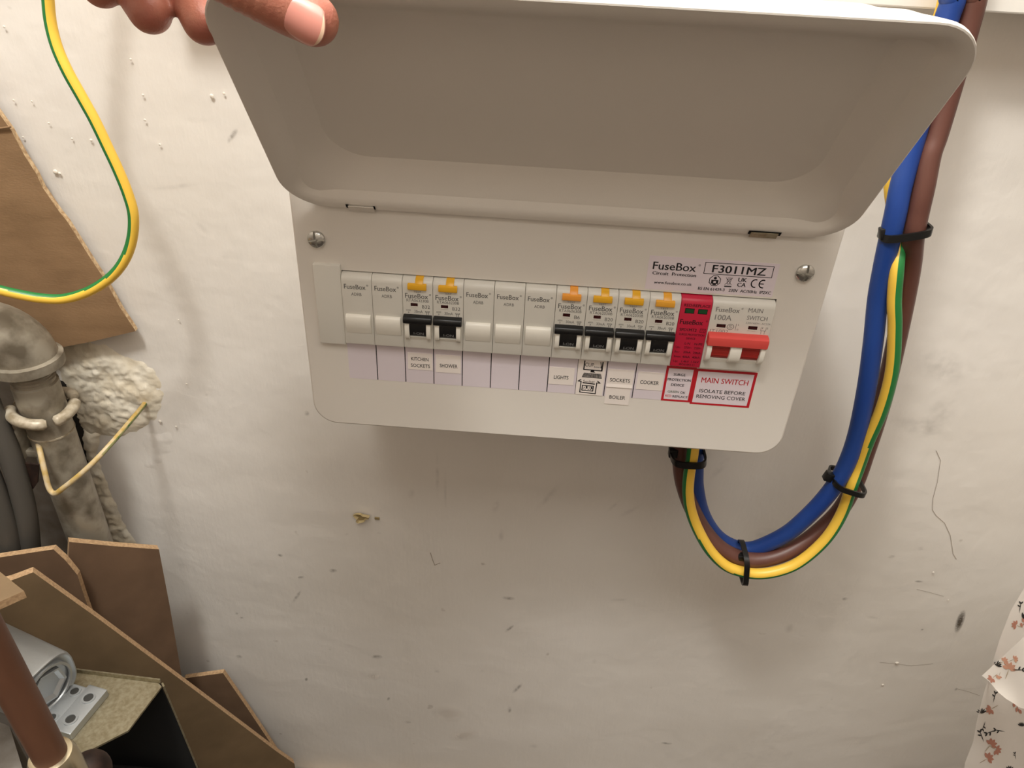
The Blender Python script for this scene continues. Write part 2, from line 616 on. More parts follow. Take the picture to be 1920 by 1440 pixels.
for a in [(1801, 1167, 8, 34, 8, 'streak'), (624, 1071, 9, 6, 10, 'scuff'), (706, 1233, 13, 7, 12, 'scuff'), (728, 1311, 4, 8, -20, 'scuff'),
          (953, 1122, 14, 6, 0, 'scuff'), (955, 1180, 4, 16, -35, 'scuff'), (970, 1293, 5, 22, -28, 'scuff'), (955, 1333, 5, 12, 0, 'scuff'),
          (574, 777, 5, 6, 0, 'scuff'), (525, 1042, 6, 5, 0, 'scuff'), (556, 1120, 4, 24, -28, 'scuff'), (564, 1083, 8, 4, 20, 'scuff'),
          (443, 1152, 4, 4, 0, 'scuff'), (452, 1160, 5, 3, 0, 'scuff'), (448, 1232, 8, 6, 0, 'scuff'), (574, 1275, 4, 8, -15, 'scuff'),
          (1585, 1125, 6, 5, 0, 'scuff'), (1672, 1046, 7, 4, 20, 'scuff'), (1727, 1030, 6, 6, 0, 'scuffpale'), (1724, 1092, 9, 3, 0, 'scuff'),
          (1730, 1182, 3, 3, 0, 'scuff'), (1793, 1294, 3, 6, 0, 'scuff'), (1720, 800, 60, 20, -15, 'scuffpale'), (1760, 780, 30, 40, 0, 'scuffpale'),
          (1770, 690, 60, 30, -20, 'scuffpale'), (1350, 880, 8, 30, -25, 'scuffpale'), (1440, 1005, 30, 20, 0, 'scuffpale'),
          (435, 255, 4, 14, -40, 'scuff'), (370, 225, 18, 4, 0, 'scuffpale'), (330, 350, 40, 4, 10, 'scuffpale'), (380, 430, 14, 6, -50, 'scuffpale'),
          (820, 890, 4, 60, 0, 'scuffpale'), (835, 920, 3, 50, 0, 'scuffpale'), (770, 925, 8, 14, 0, 'scuffpale'), (930, 950, 8, 18, -10, 'scuffpale'),
          (1115, 1243, 5, 9, 0, 'scuffpale'), (905, 1260, 6, 6, 0, 'scuffpale'), (820, 1260, 7, 6, 0, 'scuffpale'), (1160, 1125, 18, 5, 10, 'scuffpale'),
          (1030, 930, 40, 7, 60, 'scuffpale'), (1180, 960, 26, 6, 40, 'scuffpale'), (1000, 1400, 22, 10, 0, 'scuffpale'), (1250, 1395, 14, 5, 0, 'scuff'),
          (840, 1340, 40, 30, 0, 'dust'), (700, 1270, 16, 14, 0, 'dust'), (870, 1380, 40, 20, 30, 'dust'), (765, 1355, 10, 6, 0, 'dust'),
          (1150, 950, 20, 4, 55, 'scuffpale'), (940, 1005, 6, 20, 0, 'scuffpale'), (1640, 1160, 16, 4, -10, 'scuffpale'), (1480, 1180, 10, 16, 0, 'scuffpale'),
          (710, 1000, 6, 3, 0, 'scuffpale'), (340, 1060, 10, 6, 0, 'scuffpale')]:
    decal(*a)


# hairline cracks and scratches
def crack(name, pix, w, m):
    mb = MB()
    for (a, b) in zip(pix[:-1], pix[1:]):
        p, q = at(*a, 0), at(*b, 0)
        mb.stroke([(p[0], p[2]), (q[0], q[2])], w, wh_line(p, q, 0.3))
    return mb.build(name, m, parent=wall)


MT['crackm'] = mat('hairline_crack', (170, 159, 146), 0.9)
crack('hairline_crack', [(1756, 846), (1764, 864), (1758, 905), (1750, 935), (1749, 957), (1756, 968), (1772, 982), (1783, 1006), (1788, 1040), (1794, 1050)], 0.45, 'crackm')
crack('hairline_crack', [(807, 1037), (811, 1050), (815, 1060), (825, 1056)], 0.8, 'crackm')
crack('hairline_crack', [(1720, 1107), (1745, 1113), (1770, 1120)], 0.35, 'crackm')
crack('hairline_crack', [(1650, 1243), (1680, 1246), (1710, 1250), (1750, 1246)], 0.4, 'crackm')
crack('hairline_crack', [(1795, 1293), (1815, 1298), (1838, 1306)], 0.4, 'crackm')

# small raised paint lumps (drips and grit under the paint)
for (px, py, r) in [(104, 322, 1.7), (112, 325, 1.1), (272, 1075 - 850, 0.9), (245, 111, 0.8), (268, 178, 0.8), (26, 188, 0.8), (92, 231, 0.7), (135, 260, 0.8),
                    (43, 257, 0.7), (171, 263, 1.0), (300, 271, 0.8), (397, 180, 1.4), (8, 50, 0.8), (1682, 1243, 1.8), (1655, 1284, 1.5), (1778, 1125, 0.8),
                    (1750, 1073, 1.0), (420, 175, 0.9), (60, 190, 0.7), (335, 600, 0.7), (350, 720, 0.8), (300, 790, 1.4), (330, 800, 1.0)]:
    p = at(px, py, 0)
    bm = bmesh.new()
    bmesh.ops.create_icosphere(bm, subdivisions=2, radius=r)
    for q in bm.verts:
        q.co *= 1 + 0.25 * noise.noise(Vector(q.co) * 0.9 + Vector((px, py, 0)))
        q.co.y *= 0.35
    MB().addbm(bm, 0, Matrix.Translation((p[0], -0.2, p[2]))).build('paint_lump', 'lump', parent=wall, smooth=60)

# peeled flake with curled paint edges
p = at(678, 968, 0)
mb = MB()
ring, rin = [], []
for i in range(16):
    a = 2 * math.pi * i / 16
    r = 5.6 + 1.4 * math.sin(3 * a + 0.6) + 0.8 * math.sin(5 * a)
    ring.append((p[0] + 1.1 * r * math.cos(a), -3.4 - 0.9 * math.sin(2 * a), p[2] + r * 0.85 * math.sin(a)))
    rin.append((p[0] + 0.8 * r * math.cos(a), -0.9, p[2] + 0.68 * r * math.sin(a)))
base = [(p[0] + 1.0 * (q[0] - p[0]), -0.6, p[2] + (q[2] - p[2])) for q in ring]
mb.loft([base, ring, rin], True)
mb.build('peeling_paint', 'flake', parent=wall)
MB().add(rin, [tuple(range(16))]).build('peeled_spot', 'flakein', parent=wall)
q = at(707, 972, 0)
MB().box(q[0] - 2.2, q[0] + 2.2, -0.6, 0.5, q[2] - 1.2, q[2] + 1.2, 0.3).build('peeled_spot', 'flakein', parent=wall)

# crumbled plaster around the pipe chase: lumpy relief patch, and the dark ragged chase
def plaster_patch(name, outline, amp, seed, m='plaster', step=2.2, edge=9.0, base=0.5, lean=0.0):
    P = [at(x, y, 0) for x, y in outline]
    poly = [(p_[0], p_[2]) for p_ in P]
    x0, x1 = min(p_[0] for p_ in poly), max(p_[0] for p_ in poly)
    z0, z1 = min(p_[1] for p_ in poly), max(p_[1] for p_ in poly)

    def dist(x, z):
        best, ins = 1e9, False
        for i in range(len(poly)):
            ax, az = poly[i]; bx, bz = poly[(i + 1) % len(poly)]
            t = max(0, min(1, ((x - ax) * (bx - ax) + (z - az) * (bz - az)) / max((bx - ax) ** 2 + (bz - az) ** 2, 1e-9)))
            best = min(best, math.hypot(x - ax - t * (bx - ax), z - az - t * (bz - az)))
            if (az > z) != (bz > z) and x < (bx - ax) * (z - az) / (bz - az) + ax:
                ins = not ins
        return best if ins else -best
    nx_, nz_ = int((x1 - x0) / step) + 2, int((z1 - z0) / step) + 2
    vs_, ok = [], []
    for j in range(nz_):
        for i in range(nx_):
            x, z = x0 + i * step, z0 + j * step
            w = dist(x, z) + 3.0 * noise.noise(Vector((x / 9, z / 9, seed)))
            k = max(0.0, min(1.0, w / edge))
            h = base + amp * (0.55 + 0.6 * noise.noise(Vector((x / 22, z / 22, seed))) + 0.42 * noise.noise(Vector((x / 8, z / 8, seed + 4))) + 0.36 * noise.noise(Vector((x / 3.4, z / 3.4, seed + 9))) + 0.7 * max(0, 0.25 - abs(noise.noise(Vector((x / 15, z / 11, seed + 20))))))
            vs_.append((x, wh(x, z) + 1.2 - k ** 0.6 * (max(h, 0.2) + 1.4), z))
            ok.append(w > -4.0)
    fs = [(j * nx_ + i, j * nx_ + i + 1, (j + 1) * nx_ + i + 1, (j + 1) * nx_ + i) for j in range(nz_ - 1) for i in range(nx_ - 1)
          if ok[j * nx_ + i] and ok[j * nx_ + i + 1] and ok[(j + 1) * nx_ + i + 1] and ok[(j + 1) * nx_ + i]]
    return MB().add(vs_, fs).build(name, m, parent=wall, smooth=70)


plaster_patch('crumbled_plaster', [(84, 650), (160, 634), (220, 655), (288, 690), (316, 740), (298, 795), (240, 822), (170, 825), (130, 800)], 3.0, 2.0, step=1.5, edge=20)
plaster_patch('crumbled_plaster', [(150, 800), (190, 815), (180, 860), (205, 920), (235, 985), (262, 1035), (225, 1045), (185, 960), (160, 890)], 4.2, 5.0, edge=6, step=1.6)
plaster_patch('crumbled_plaster', [(250, 800), (330, 800), (345, 850), (300, 900), (255, 880)], 0.9, 9.0, m='wall', edge=22, base=0.2)
plaster_patch('ragged_chase', [(60, 690), (130, 720), (158, 790), (165, 850), (190, 930), (240, 1050), (60, 1050), (0, 900)], 0.8, 12.0, m='hole', edge=3, base=0.3)

# ================================================================== CONSUMER UNIT
XL, XR, ZB, ZT = -26.2, 276.5, -109.1, 66.0
unit = empty('consumer_unit', (125, -D / 2, ZB), 'white metal fuse board with its lid held open, fixed to the wall', 'fuse board')


def yl(pts, Y):
    return [(x, Y, z) for x, z in pts]


# enclosure behind the cover
mb = MB()
mb.loft([yl(rrect(XL + 1.5, XR - 1.5, ZB + 1.5, ZT - 1.5, 13), y) for y in (-2, -D + 6)], True, True, False)
mb.loft([yl(rrect(XL + 3, XR - 3, ZB + 3, ZT - 3, 12), y) for y in (-D + 6, -4)], True, False, True)
mb.build('enclosure', 'cover', unit, smooth=40)
# front cover with device window
WX0, WX1, WZ0, WZ1 = -0.6, 14 * M + 0.7, -46.2, 0.9
bm = bmesh.new()
out = [bm.verts.new((x, -D, z)) for x, z in rrect(XL + 1.3, XR - 1.3, ZB + 1.3, ZT - 1.3, 14.0, 10)]
inn = [bm.verts.new((x, -D, z)) for x, z in ((WX0, WZ0), (WX1, WZ0), (WX1, WZ1), (WX0, WZ1))]
for L_ in (out, inn):
    for i in range(len(L_)):
        bm.edges.new((L_[i], L_[(i + 1) % len(L_)]))
bmesh.ops.triangle_fill(bm, use_beauty=True, edges=bm.edges[:])
bm.normal_update()
for f_ in bm.faces:
    if f_.normal.y > 0:
        f_.normal_flip()
mb = MB().addbm(bm)
mb.loft([yl(rrect(XL + a, XR - a, ZB + a, ZT - a, 15.3 - a, 10), -D + y) for a, y in ((1.3, 0), (0.6, 0.25), (0.15, 0.8), (0, 1.6), (0, 14))])
mb.loft([[(x, -D + y, z) for x, z in ((WX0, WZ0), (WX1, WZ0), (WX1, WZ1), (WX0, WZ1))] for y in (0, 1.2)])
mb.build('front_cover', 'cover', unit, smooth=35)
# dark inside of the window
MB().rect(WX0 - 1, WX1 + 1, WZ0 - 1, WZ1 + 1, -D + 9).build('window_shadow_gap', 'void', unit)
# lid, hinged on the cover
PHI, LL, ZH = 2.5220, 140.4, 38.6
sp, cp = math.sin(PHI), math.cos(PHI)


def lidp(x, v, w):
    return (x, -D - 2.0 - v * sp - w * cp, ZH - v * cp + w * sp)


def lidloop(ax, ah, af, w, r):
    return [lidp(x, v, w) for x, v in rrect(XL + ax, XR - ax, ah, LL - af, r, 10)]


inner = [(0.7, 0.7, 0.7, 0.0, 22.5), (3.0, 3.0, 3.0, 0.25, 20), (5.5, 5.0, 5.0, 0.8, 17), (8, 7.0, 8, 2.2, 12), (12.5, 10.6, 13.5, 7.6, 8.5), (17.0, 14.4, 19.5, 13.4, 7),
         (19.5, 16.8, 22.5, 15.8, 6), (22.5, 20.5, 26, 16.8, 5), (60, 50, 50, 16.9, 4)]
outer = [(0.7, 0.7, 0.7, 0.0, 22.5), (0.1, 0.3, 0.1, 0.35, 23), (0, 0.8, 0, 1.2, 23.1), (0.3, 3.0, 0.2, 2.6, 23), (3, 7, 0.8, 4.6, 25), (9, 10.5, 1.2, 6.2, 24),
         (13, 12, 1.6, 8.0, 23), (16, 16, 3.5, 10.2, 22), (22, 19, 6.0, 13.5, 22), (27, 25, 8.0, 17.5, 21), (32, 29, 12.0, 20.5, 20), (50, 45, 40, 20.8, 14)]
mb = MB()
mb.loft([lidloop(*l) for l in reversed(inner)], True, True, False)
mb.loft([lidloop(*l) for l in outer], True, False, True)
lid = mb.build('lid', 'cover', unit, smooth=50)
lid['label'] = 'open hinged lid of the fuse board, hollow side showing'
# hinge tabs through slots in the lid lip
for x0, x1, m_ in ((7.6, 21.6, 'cover'), (225.6, 240.2, 'gold')):
    q = MB()
    for e0, e1, v1 in (((x0 - 1.3, x0 + 0.3, 4.4), (x1 - 0.3, x1 + 0.8, 4.2)) if m_ == 'cover' else ((x0 - 1.2, x1 + 1.6, 4.4),)):
        q.add([lidp(e0, 1.2, -0.25), lidp(e1, 1.2, -0.25), lidp(e1, v1, -0.3), lidp(e0, v1, -0.3)], [(0, 1, 2, 3)])
    slot = q.build('hinge_slot', 'void', unit)
    q = MB().loft([[lidp(x0, v, w), lidp(x1, v, w), lidp(x1, v, w - 0.5), lidp(x0, v, w - 0.5)] for v, w in ((-0.8, -0.35), (2.4, -0.5), (3.7, -0.6))], True, True, True)
    q.build('hinge_tab', m_, unit)


# cover screws: domed head with combined slot / cross recess
def screw(cx, cz, rot):
    R0, s = 4.9, 0.62
    mb = MB()
    ca, sa = math.cos(math.radians(rot)), math.sin(math.radians(rot))

    def T(x, z, h):
        return (cx + x * ca - z * sa, -D - h, cz + x * sa + z * ca)
    for qx, qz in ((1, 1), (-1, 1), (-1, -1), (1, -1)):
        rows = []
        for j in range(7):
            rr = (R0 - s) * j / 6.0
            row = []
            for i in range(7):
                a = math.radians(90 * i / 6)
                x, z = s + rr * math.cos(a), s + rr * math.sin(a)
                d_ = min(math.hypot(x, z) / (R0 + 0.3), 1)
                row.append(T(qx * x, qz * z, 0.7 + 2.3 * math.sqrt(max(0, 1 - d_ ** 2.4))))
            rows.append(row)
        mb.loft(rows, False)
        # recess walls
        for edge in ([r[0] for r in rows], [r[-1] for r in rows], rows[-1]):
            low = [(e[0], -D - 0.1, e[2]) for e in edge]
            mb.loft([edge, low], False)
    disc = [T(R0 * math.cos(2 * math.pi * i / 28), R0 * math.sin(2 * math.pi * i / 28), 0.9) for i in range(28)]
    mb.add(disc, [tuple(range(28))])
    return mb.build('cover_screw', 'zinc', unit, smooth=45)


screw(-13.0, 18.8, 8)
screw(261.3, 18.1, -5)
# raised blanking plate left of the devices
MB().box(-16.2, -0.3, -D - 3.0, -D + 4, -47.0, 4.7, 0.5).build('blanking_plate', 'dev', unit, smooth=35)
# black cable gland under the box
mb = MB()
g = at(1288, 852, -52)
mb.loft([[(g[0] + r * math.cos(2 * math.pi * i / 24), -52 + r * 0.9 * math.sin(2 * math.pi * i / 24), z) for i in range(24)] for r, z in ((19, ZB + 2), (19, ZB - 5), (17, ZB - 6), (12, ZB - 6))])
mb.build('cable_gland', 'black', unit, smooth=40)

EPS = 0.10
# product sticker
st = MB().box(174.6, 246.8, -D - 0.12, -D + 0.2, 2.0, 22.3).build('product_sticker', 'sticker', unit)
YS = -D - 0.12 - 0.06
t = MB()
t.text('FuseBox', 177.3, 201.2, 14.4, 4.5, YS, 0, 0.012)
t.text('\u00ae', 202.6 - 0.3, 202.6 + 0.9, 18.3 - 0.5, 1.15, YS)
t.text('Circuit  Protection', 177.6, 202.0, 11.2, 1.9, YS, 0, 0.02)
t.text('www.fusebox.co.uk', 179.2, 200.5, 5.7, 1.7, YS, 0, 0.012)
t.stroke([(206.0, 20.5), (243.8, 20.5), (243.8, 13.8), (206.0, 13.8), (206.0, 20.5)], 0.38, YS)
t.text('F3011MZ', 210.4, 240.0, 14.8, 4.4, YS, 0, 0.02)
oc = [(213.0 + 3.25 * math.cos(math.radians(22.5 + 45 * i)), 9.8 + 3.25 * math.sin(math.radians(22.5 + 45 * i))) for i in range(9)]
t.stroke(oc, 0.4, YS)
t.rect(211.0, 215.0, 7.9, 10.3, YS)
t.rect(212.0, 214.0, 7.2, 8.0, YS)
t.add([(213.0 + 0.85 * math.cos(2 * math.pi * i / 12), YS, 11.4 + 0.85 * math.sin(2 * math.pi * i / 12)) for i in range(12)], [tuple(range(12))])
t.stroke([(218.9, 12.2), (222.6, 7.9)], 0.25, YS)
t.stroke([(222.6, 12.2), (218.9, 7.9)], 0.25, YS)
t.stroke([(219.6, 11.3), (222.0, 11.3), (221.5, 8.3), (220.1, 8.3), (219.6, 11.3)], 0.25, YS)
t.stroke([(219.9, 12.0), (221.9, 12.0)], 0.3, YS)
t.rect(218.8, 222.8, 6.5, 7.2, YS)
t.text('UK', 225.9, 230.6, 10.2, 2.4, YS, 0, 0.02)
t.text('CA', 225.9, 230.6, 7.2, 2.4, YS, 0, 0.02)
for cx in (235.6, 240.0):
    arc = [(cx + 2.1 * math.cos(math.radians(a)), 9.7 + 2.35 * math.sin(math.radians(a))) for a in range(75, 290, 12)]
    t.stroke(arc, 0.62, YS)
t.stroke([(238.1, 9.7), (240.2, 9.7)], 0.55, YS)
t.text('BS EN 61439-3   230V  AC/50Hz  IP2XC', 204.5, 245.6, 3.7, 1.75, YS, 0, 0.018)
t.build('sticker_print', 'inkdark', st)
t = MB()
t.rect(212.3, 213.7, 8.5, 9.6, YS - 0.04)
t.build('sticker_print', 'sticker', st)

# label strip with divider lines, ways 1 to 11
strip = MB().box(-0.6, 195.2, -D - 0.10, -D + 0.2, -72.6, -46.6).build('label_strip', 'strip', unit)
t = MB()
for i in range(1, 11):
    x = -0.44 + 17.753 * i
    t.rect(x - 0.28, x + 0.28, -72.5, -46.8, -D - 0.16)
t.build('divider_lines', 'inkdark', strip)


def circuit_label(x0, x1, z0, z1, lines, label, th=0.22, lift=0.0, mat_='paper'):
    mb = MB()
    Yf = -D - 0.12 - th
    mb.box(x0, x1, Yf, -D - 0.1, z0, z1)
    if lift:     # lower edge curls away from the cover
        mb.add([(x0, Yf, z0 + 2.0), (x1, Yf, z0 + 2.0), (x1, Yf - lift, z0 - 0.2), (x0, Yf - lift, z0 - 0.2)], [(0, 1, 2, 3)])
    o = mb.build('circuit_label', mat_, unit)
    o['label'] = label
    t = MB()
    for s, a, b, zb, cap in lines:
        t.text(s, a, b, zb, cap, Yf - 0.06, 0, 0.004)
    t.build('label_lettering', 'inkdark', o)
    return o, Yf


circuit_label(36.7, 52.0, -62.8, -51.0, [('KITCHEN', 38.9, 49.6, -56.3, 2.4), ('SOCKETS', 38.6, 50.4, -61.0, 2.4)], 'white sticker reading KITCHEN SOCKETS')
circuit_label(54.1, 69.6, -63.6, -51.0, [('SHOWER', 56.6, 67.6, -59.8, 2.5)], 'white sticker reading SHOWER')
circuit_label(124.3, 139.8, -66.3, -54.0, [('LIGHTS', 127.5, 136.4, -62.3, 2.5)], 'white sticker reading LIGHTS')
circuit_label(160.1, 176.1, -65.0, -52.6, [('SOCKETS', 162.0, 174.3, -61.4, 2.5)], 'white sticker reading SOCKETS, lower edge lifting', lift=0.45, th=0.3)
circuit_label(160.3, 175.6, -78.1, -65.3, [('BOILER', 163.1, 172.9, -74.1, 2.6)], 'white sticker reading BOILER below the label strip')
circuit_label(178.5, 194.4, -65.7, -53.0, [('COOKER', 180.6, 192.0, -61.6, 2.6)], 'white sticker reading COOKER')

# hand-drawn pictogram label: monitor, keyboard, arrow house with a double socket
pl = MB().box(141.6, 158.4, -D - 0.30, -D - 0.1, -72.5, -46.6).build('circuit_label', 'paper', unit)
pl['label'] = 'hand-drawn label with a screen marked CUPboard, keyboard and socket'


def zp(x, y):
    p_ = at(1060 + x / 12.0, 640 + y / 12.0, -D - 0.3)
    return (p_[0], p_[2])


YP = -D - 0.36
t = MB()
t.stroke([zp(440, 440), zp(415, 630), zp(822, 665), zp(850, 470)], 0.75, YP)
t.stroke([zp(800, 470), zp(822, 665)], 0.5, YP)
t.add([(zp(x, y)[0], YP, zp(x, y)[1]) for x, y in ((575, 640), (655, 648), (650, 680), (672, 706), (550, 694), (572, 675))], [tuple(range(6))])
kb = [(425, 710), (795, 740), (815, 835), (375, 800)]
for k in range(6):
    u = k / 5.0
    t.stroke([zp(425 + (375 - 425) * u, 710 + 90 * u), zp(795 + 20 * u, 740 + 95 * u)], 0.34, YP)
for k in range(15):
    u = k / 14.0
    t.stroke([zp(425 + 370 * u, 710 + 30 * u), zp(375 + 440 * u, 800 + 35 * u)], 0.30, YP)
t.stroke([zp(350, 858), zp(290, 890), zp(355, 900), zp(322, 1138), zp(672, 1178), zp(708, 935), zp(780, 942), zp(725, 895)], 0.62, YP)
t.stroke([zp(395, 930), zp(655, 962)], 0.75, YP)
t.stroke([zp(385, 988), zp(632, 1010), zp(615, 1118), zp(370, 1095), zp(385, 988)], 0.6, YP)
for x, y in ((425, 1035), (405, 1070), (445, 1076), (540, 1045), (515, 1080), (565, 1084)):
    t.stroke([zp(x - 7, y), zp(x + 7, y)], 0.45, YP)
for x, y in ((480, 1020), (590, 1035)):
    t.stroke([zp(x, y), zp(x, y + 28)], 1.0, YP)
a, b = zp(440, 555), zp(640, 575)
t.text('CUP', a[0], b[0], a[1] - 0.2, 2.6, YP, 0, 0.0)
a, b = zp(645, 590), zp(800, 600)
t.text('board', a[0], b[0], a[1] - 0.1, 1.3, YP, 0, 0.0)
a, b = zp(400, 918), zp(655, 950)
t.text('Socket', a[0], b[0], a[1] + 0.0, 1.7, YP, 0, 0.0)
t.build('label_drawing', 'inkdark', pl)

# red-bordered warning labels
for x0, x1, ix0, ix1, zt, zb, nm in ((195.1, 213.2, 196.6, 211.6, -47.6, -72.9, 'spd'), (213.2, 250.0, 214.5, 248.3, -48.2, -73.9, 'main')):
    w = MB().box(x0, x1, -D - 0.12, -D + 0.2, zb, zt).build('warning_label', 'inkred', unit)
    MB().rect(ix0, ix1, zb + 1.4, zt - 1.6, -D - 0.17).build('label_field', 'sticker', w)
    Yw = -D - 0.22
    if nm == 'spd':
        w['label'] = 'red-bordered label reading SURGE PROTECTION DEVICE'
        t = MB()
        t.text('SURGE', 200.1, 207.2, -54.2, 1.75, Yw, 0, 0.02)
        t.text('PROTECTION', 197.0, 211.0, -57.9, 1.75, Yw, 0, 0.02)
        t.text('DEVICE', 199.7, 207.6, -61.6, 1.75, Yw, 0, 0.02)
        t.text('OK', 206.2, 209.2, -66.8, 1.6, Yw, 0, 0.01)
        t.text('REPLACE', 201.9, 211.2, -69.9, 1.6, Yw, 0, 0.01)
        t.build('label_lettering', 'inkdark', w)
        MB().text('GREEN', 198.4, 205.2, -66.6, 1.6, Yw, 0, 0.005).build('label_lettering', 'inkgreen', w)
        MB().text('RED', 197.3, 201.0, -69.8, 1.6, Yw, 0, 0.008).build('label_lettering', 'inkpink', w)
    else:
        w['label'] = 'red-bordered label reading MAIN SWITCH ISOLATE BEFORE REMOVING COVER'
        MB().text('MAIN SWITCH', 217.4, 245.8, -57.6, 3.6, Yw, 0, 0.008).build('label_lettering', 'inkred', w)
        t = MB()
        t.text('ISOLATE BEFORE', 217.6, 245.6, -64.8, 2.45, Yw, 0, 0.004)
        t.text('REMOVING COVER', 216.4, 246.4, -68.9, 2.45, Yw, 0, 0.004)
        t.build('label_lettering', 'inkdark', w)

# ------------------------------------------------------------------ modular devices
PF = 4.3
YF = -D - PF - 0.06
PROF = [(-8, 0.2), (0.2, 0.2), (2.0, -0.25), (3.3, -1.2), (4.05, -2.5), (4.3, -4.0), (4.3, -44.6), (4.0, -45.2), (-8, -45.2)]
GAP = 0.10


def hump(zt, zb, p0, h, n=10, k=1.0):
    """convex nose profile between zt and zb rising h in front of p0"""
    pts = [(p0 - 3, zt)]
    for i in range(n + 1):
        a = math.pi * i / n
        pts.append((p0 + h * math.sin(a) ** 0.7, (zt + zb) / 2 + (zt - zb) / 2 * math.cos(a) * k))
    pts.append((p0 - 3, zb))
    return pts


def device(name, i, w, label, cat, group=None, body='dev'):
    x0 = i * M
    e = empty(name, (x0 + w * M / 2, -D, -45.2), label, cat, group)
    MB().xprism(PROF, x0 + GAP, x0 + w * M - GAP, 0, 0.25).build('body', body, e, smooth=40)
    return e, x0


def copy_tree(o, dx, parent=None):
    c = o.copy()
    col.objects.link(c)
    if parent is None:
        c.location.x += dx * S
        q = ORG[o.name]
        ORG[c.name] = (q[0] + dx, q[1], q[2])
    else:
        c.parent = parent
        q = ORG[o.name]
        ORG[c.name] = (q[0] + dx, q[1], q[2])
    for ch in [k for k in bpy.data.objects if k.parent == o]:
        copy_tree(ch, dx, c)
    return c


# blank modules
bl, x0 = device('blanking_module', 0, 1, 'blank grey module marked ADRB, leftmost, beside the plain plate', 'blanking module', 'blank modules in the fuse board')
MB().xprism([(1.0, -24.9), (4.3, -24.9), (5.5, -25.2), (6.3, -26.4), (6.6, -28.6), (6.4, -31.5), (5.6, -34.4), (4.6, -37.2), (1.0, -37.2)], x0 + 1.4, x0 + 16.4, 0, 0.3).build('nose', 'devwhite', bl, smooth=50)
t = MB()
t.text('FuseBox', x0 + 1.7, x0 + 14.2, -8.6, 2.9, YF, 0, 0.006)
t.text('\u00ae', x0 + 15.0 - 0.3, x0 + 15.0 + 0.9, -6.0 - 0.5, 1.15, YF)
t.text('ADRB', x0 + 5.6, x0 + 11.6, -12.8, 1.9, YF, 0, 0.0)
t.build('printed_text', 'ink', bl)
for i, lb in ((1, 'blank grey module marked ADRB, left of the KITCHEN SOCKETS breaker'), (4, 'blank grey module marked ADRB, right of the SHOWER breaker'),
              (5, 'blank grey module marked ADRB, middle of three side by side'), (6, 'blank grey module marked ADRB, left of the LIGHTS breaker')):
    c = copy_tree(bl, i * M)
    c['label'] = lb


# residual-current breakers
def breaker(i, code, rating, btn, label):
    e, x0 = device('circuit_breaker', i, 1, label, 'circuit breaker', 'breakers switched on in the fuse board')
    # raised guard cheeks and lower lip around the toggle
    for a, b in ((1.3, 3.9), (14.0, 16.6)):
        MB().xprism(hump(-24.4, -38.6, 4.3, 3.4), x0 + a, x0 + b, 0, 0.25).build('toggle_guard', 'devwhite', e, smooth=50)
    MB().xprism([(1, -36.4), (5.6, -36.6), (4.5, -38.9), (1, -38.9)], x0 + 4.0, x0 + 13.9).build('toggle_lip', 'devwhite', e)
    tg = MB()
    tg.xprism(hump(-24.0, -36.5, 4.1, 2.4), x0 + 4.0, x0 + 13.9, 0)
    tg.xprism([(4.0, -22.3), (7.6, -22.5), (8.5, -23.2), (8.8, -24.8), (8.5, -26.4), (7.6, -27.1), (4.0, -27.1)], x0 + 0.5, x0 + 17.2, 0, 0.35)
    tg = tg.build('toggle', 'black', e, smooth=40)
    t = MB()
    V, F, w_, ch = glyphs('I-ON', 0.0)
    k = 6.0 / w_
    t.add([(x0 + 6.4 + q[0] * k, -D - 5.95 + (-34.9 + q[1] * k * 0.9 + 34.9) * -0.42 * 0 - 0.12 - (q[1] * k) * 0.22, -34.9 + q[1] * k * 0.9) for q in V], F)
    t.build('toggle_text', 'inkwhite', tg)
    # T-shaped test button
    bt = MB()
    bt.xprism([(3.0, -2.4), (5.2, -2.4), (6.0, -2.9), (6.3, -4.2), (6.0, -5.8), (5.0, -6.5), (3.0, -6.5)], x0 + 3.4, x0 + 14.2, 0, 0.25)
    bt.xprism([(-1, 0.5), (1.2, 0.5), (2.8, -0.1), (4.2, -1.3), (5.2, -2.6), (3, -3.2), (-1, -1)], x0 + 7.6, x0 + 12.2, 0, 0.2)
    bt.build('test_button', btn, e, smooth=40)
    wn = MB().rect(x0 + 4.7, x0 + 8.9, -17.0, -15.0, YF).build('indicator_window', 'winred', e)
    MB().xprism([(4.2, -17.0), (4.65, -17.05), (4.65, -17.4), (4.2, -17.45)], x0 + 4.6, x0 + 9.0).build('window_ledge', 'devwhite', wn)
    t = MB()
    t.text('TEST', x0 + 6.6, x0 + 11.0, -8.2, 1.05, YF)
    t.text('FuseBox', x0 + 1.6, x0 + 15.0, -11.9, 3.05, YF, 0, 0.008)
    t.text('\u00ae', x0 + 15.9 - 0.3, x0 + 15.9 + 0.9, -9.2 - 0.5, 1.15, YF)
    t.text(code, x0 + 2.4, x0 + 15.3, -14.15, 1.75, YF)
    wd = 4.6 if len(rating) == 3 else 3.2
    t.text(rating, x0 + 11.4, x0 + 11.4 + wd, -18.1, 2.15, YF)
    t.text('30mA', x0 + 6.8, x0 + 11.7, -21.2, 1.75, YF)
    t.text('6000', x0 + 2.0, x0 + 4.7, -20.2, 0.95, YF)
    t.text('3', x0 + 2.9, x0 + 3.7, -21.7, 1.0, YF)
    t.stroke([(x0 + 13.3, -19.7), (x0 + 15.7, -19.7), (x0 + 15.7, -20.4), (x0 + 13.3, -20.4), (x0 + 13.3, -19.7)], 0.22, YF)
    t.stroke([(x0 + 14.0, -20.4), (x0 + 14.0, -22.0)], 0.3, YF)
    t.stroke([(x0 + 15.0, -20.4), (x0 + 15.0, -22.0)], 0.3, YF)
    t.build('printed_text', 'ink', e)
    return e


